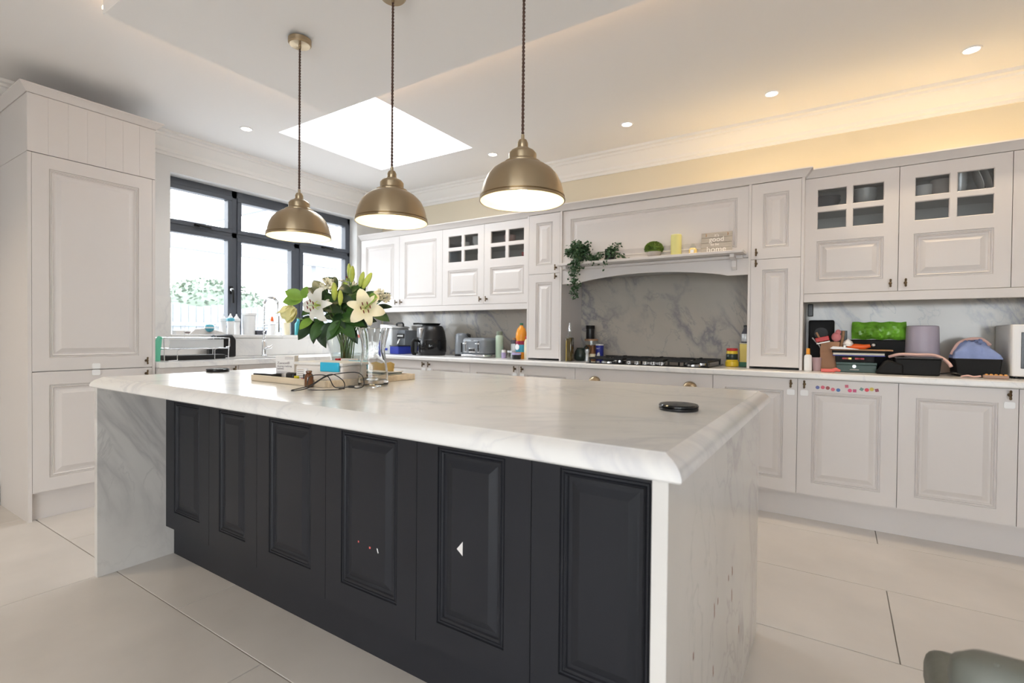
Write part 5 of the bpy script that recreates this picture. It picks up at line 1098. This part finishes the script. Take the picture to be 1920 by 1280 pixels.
# dish rack with things
dr = thing('dish_rack', 'chrome wire dish rack on the worktop left of the sink', 'dish rack', (-4.14, 1.885, ZW), pi/2)
Wr, Dr = .23, .12
mb = MB()
for z_ in (.085, .165): mb.tube([(-Wr,-Dr,z_),(Wr,-Dr,z_),(Wr,Dr,z_),(-Wr,Dr,z_)], .0035, 7, closed=True)
ob('hoop', mb, M['chrome'], dr, smooth=True)
mb = MB()
for x_ in (-Wr, Wr):
    for y_ in (-Dr, Dr): mb.tube([(x_*.97,y_,0),(x_,y_,.165)], .0035, 7)
for x_ in (-.12, .14): mb.tube([(x_-.02,-Dr,.003),(x_-.02,-Dr,.075),(x_+.0,-Dr,.085)], .003, 6)
mb.tube([(-.20,-Dr-.004,.003),(-.14,-Dr-.004,.003)], .003, 6)
ob('leg_wires', mb, M['chrome'], dr, smooth=True, kind='stuff')
mb = MB()
for i in range(15): mb.tube([(-Wr+i*.033,-Dr,.085),(-Wr+i*.033,Dr,.085)], .002, 5)
ob('base_wires', mb, M['chrome'], dr, kind='stuff')
ob('side_plate', MB().box(-.19,.19,-Dr+.006,-Dr+.010,.092,.155), M['silver'], dr, bev=.001, label='grey metal side plate')
mb = MB().tube([(.20,.02,.16),(.20,.02,.27),(-.03,.02,.27),(-.03,.02,.16)], .002, 6); ob('upper_rail', mb, M['chrome'], dr)
ob('cup_hook', MB().tube([(.205,-Dr,.165),(.235,-Dr,.16),(.235,-Dr,.10),(.205,-Dr,.095)], .003, 6), M['chrome'], dr)
tag(ob('grill_pan', MB().cbox(.12, .43, .035).cbox(.10, .03, .012, .012, 0, .23), M['black'], None, (-4.13, 1.90, ZW+.002), bev=.01, seg=3), 'long black griddle lying under the dish rack', 'griddle')
tag(ob('baking_dish', MB().prism([(-.10,0),(.12,0),(.12,.15),(.09,.19),(-.05,.185),(-.10,.15)], -.03, .03).xf(Matrix.Rotation(pi/2, 4, 'Z')), M['black'], None, (-4.40, 2.24, ZW+.0), (0,0,0), bev=.012, seg=3), 'black rounded appliance lid propped behind the dish rack', 'lid')
tag(ob('draining_board', MB().box(-.08,.08,-.13,.13,0,.075), M['dkgreycap'], None, (-4.36, 2.24, ZW+.0), bev=.006), 'dark block holding up the appliance lid by the window', 'stand') if False else None
tag(ob('cleaning_cloth', MB().tube([(0,0,.0),(0,.0,.07),(.0,.01,.14),(-.01,.025,.172)], [.022,.024,.022,.014], 12), M['greencloth'], None, (-4.07, 1.632, ZW), smooth=True), 'mint green cloth standing beside the tall cabinet', 'cloth')
tag(ob('grey_device', MB().cbox(.05, .20, .03), M['silver'], None, (-4.20, 1.88, ZW+.088), bev=.006), 'flat grey tray lying in the dish rack', 'tray')
# window sill things
ZL = 1.101
def baby_bottle(y, x, lab, ring):
    lathe_thing('baby_bottle', lab, 'baby bottle', x, y, ZL, [('bottle_body', [(0,0),(.026,0),(.029,.004),(.028,.05),(.026,.07),(.030,.115),(0,.118)], M['white']), ('collar', [(0,.119),(.032,.119),(.032,.140),(.026,.146),(0,.146)], ring), ('teat', [(.020,.147),(.016,.158),(.008,.168),(.006,.183),(0,.186)], M['white'])], 'baby bottles on the window sill')
baby_bottle(2.335, -4.545, 'baby bottle with a white collar, nearest the middle of the sill', M['white']); baby_bottle(2.365, -4.475, 'baby bottle with a light blue collar in front of another', M['babyblue']); baby_bottle(2.455, -4.545, 'baby bottle standing in front of the window mullion', M['white'])
lathe_thing('steriliser_tub', 'large translucent white tub on the window sill', 'tub', -4.535, 2.565, ZL, [('tub_wall', [(0,0),(.046,0),(.050,.004),(.056,.175),(0,.176)], 'white'), ('lid', [(0,.177),(.062,.177),(.062,.198),(0,.200)], 'white')])
r = thing('toy_ball', 'blue and white ball on the window sill', 'ball', (-4.49, 2.195, ZL+.058)); ob('ball', MB().sphere(.038, (0,0,0), 24, 14), M['babyblue'], r, smooth=True); ob('white_band', MB().lathe([(.0375,-.006),(.0388,0),(.0375,.006)], 28), M['white'], r, smooth=True)
tag(ob('kitchen_scale', MB().prism([(-.14,0),(.14,0),(.12,.025),(.0,.055),(-.10,.045)], -.035, .035).xf(Matrix.Rotation(pi/2, 4, 'Z')), M['card'], None, (-4.52, 2.18, ZL), (0,0,0), bev=.004), 'white wedge-shaped baby item under the blue ball', 'baby item')
tag(ob('black_tray', MB().prism([(-.042,0),(.042,0),(.05,.04),(-.05,.04)], -.03, .03).xf(Matrix.Rotation(pi/2, 4, 'Z')), M['dkgreycap'], None, (-4.51, 2.655, ZL), bev=.003), 'small dark grey tub on the sill behind the tap', 'tub')
lathe_thing('dish_soap', 'clear bottle with an orange top behind the tap', 'bottle', -4.54, 2.79, ZL, [('bottle_body', [(0,0),(.030,0),(.032,.004),(.030,.10),(.014,.13),(0,.13)], 'white'), ('cap', [(0,.131),(.016,.131),(.012,.155),(.006,.175),(0,.175)], 'orange')])
lathe_thing('soap_bottle', 'white pump bottle on the sill below the yellow rose', 'bottle', -4.53, 2.93, ZL, [('bottle_body', [(0,0),(.034,0),(.036,.004),(.036,.12),(.014,.14),(0,.14)], 'petalcream'), ('pump', [(0,.141),(.012,.141),(.010,.17),(0,.171)], 'white')])
lathe_thing('spray_bottle', 'teal bottle on the sill behind the bouquet', 'bottle', -4.53, 3.06, ZL, [('bottle_body', [(0,0),(.030,0),(.032,.004),(.030,.11),(.012,.14),(0,.14)], 'teal'), ('cap', [(0,.141),(.012,.141),(.010,.165),(0,.166)], 'babyblue')])
r = thing('letter_holder', 'white paper items lying at the left end of the sill', 'papers', (-4.55, 2.02, ZL)); ob('sheet', MB().cbox(.07, .14, .03), M['card'], r, bev=.002); ob('printed_line', MB().box(.0355,.0362,-.01,.05,.010,.020), M['ink'], r)

# ------------------------------------------------------------------ crockery behind the glass doors
def bowl(x, y, z, lab, r_=.06, h=.05, m_='white', n=3, grp='crockery in the wall cabinets'):
    r = thing('bowl_stack', lab, 'bowls', (x, y, z), 0, grp)
    for i in range(n): ob('bowl', MB().lathe([(0,0),(r_*.5,0),(r_*.8,h*.45),(r_,h),(r_*.96,h),(r_*.75,h*.48),(0,.006)], 28), M[m_], r, (0, 0, i*h*.35), smooth=35)
for x, z, lab, r_, n, m_ in ((-2.95,1.966,'white bowls behind the upper right pane of the left glazed cabinet',.055,3,'white'), (-3.10,1.966,'low white dish in the left glazed cabinet',.05,1,'white'), (-2.58,1.966,'pinkish-lidded dish stack in the second glazed door',.055,2,'pinkcloth'), (-2.40,1.771,'red and white pots low in the second glazed door',.045,3,'red'), (-2.62,1.771,'small green dish low in the second glazed door',.045,1,'mint'),
    (-.07,1.966,'dark bowl behind the upper left pane of the right glazed cabinet',.07,2,'dkgreycap'), (.13,1.966,'crumpled pale glass bowls in the upper right pane',.06,3,'silver'), (.42,1.966,'white bowls at the left of the last glazed door',.045,2,'white'), (.50,1.966,'grey bowls topped by a brown one in the last glazed door',.05,3,'stone'), (.585,1.966,'pale ribbed glasses in the last glazed door',.035,5,'silver')):
    bowl(x, 3.93, z, lab, r_, .06, m_, n)
for i, x in enumerate((.655, .69)): tag(ob('plate', MB().lathe([(0,0),(.05,.002),(.075,.010),(.075,.013),(.05,.006),(0,.004)], 32), M['white'], None, (x, 3.93, 2.045), (0, radians(72), 0), smooth=35), ('white plate leaning in the last glazed door, in front of another', 'rearmost leaning white plate in the last glazed door')[i], 'plate', 'crockery in the wall cabinets')

# ------------------------------------------------------------------ chair in the near right corner
ch = thing('dining_chair', 'grey-green leather chair back cut off in the lower right corner', 'chair', (.40, .93, 0))
mb = MB(); vs = []; fs = []; nx, nz = 16, 10
def rr(w_, d_, r_, n=5):
    out = []
    for cx_, cy_, a0 in ((w_/2-r_, d_/2-r_, 0), (-w_/2+r_, d_/2-r_, pi/2), (-w_/2+r_, -d_/2+r_, pi), (w_/2-r_, -d_/2+r_, 3*pi/2)):
        for i in range(n+1): a = a0+pi/2*i/n; out.append((cx_+r_*cos(a), cy_+r_*sin(a)))
    return out
K = []
for z, w_, d_, y_ in ((.40,.44,.07,.0),(.49,.48,.085,-.01),(.605,.52,.09,-.025),(.662,.535,.088,-.03),(.686,.53,.075,-.033),(.698,.50,.05,-.034),(.701,.46,.025,-.035)):
    K.append([(x, y+y_, z) for x, y in rr(w_, d_, min(.035, d_*.48))])
n = len(K[0])
for k in K: vs += k
for i in range(len(K)-1):
    for j in range(n): fs.append((i*n+j, i*n+(j+1) % n, (i+1)*n+(j+1) % n, (i+1)*n+j))
fs += [tuple(range(n-1,-1,-1)), tuple((len(K)-1)*n+j for j in range(n))]
ob('backrest', mb.add(vs, fs), M['chair'], ch, smooth=60)
ob('piping', MB().tube([(-.205,-.045,.42),(-.222,-.060,.51),(-.238,-.072,.61),(-.240,-.072,.667),(-.232,-.062,.689),(-.222,-.045,.699)], .004, 8), M['chair'], ch, smooth=True)
ob('seat', MB().box(-.24,.24,.03,.46,.38,.47), M['chair'], ch, bev=.03, seg=4)
for sx in (-.2, .2):
    for sy in (.05, .42): ob('leg', MB().tube([(sx,sy,.38),(sx*1.08,sy+(.02 if sy > .2 else -.02),0)], [.018,.012], 10), M['matteblack'], ch, smooth=True)
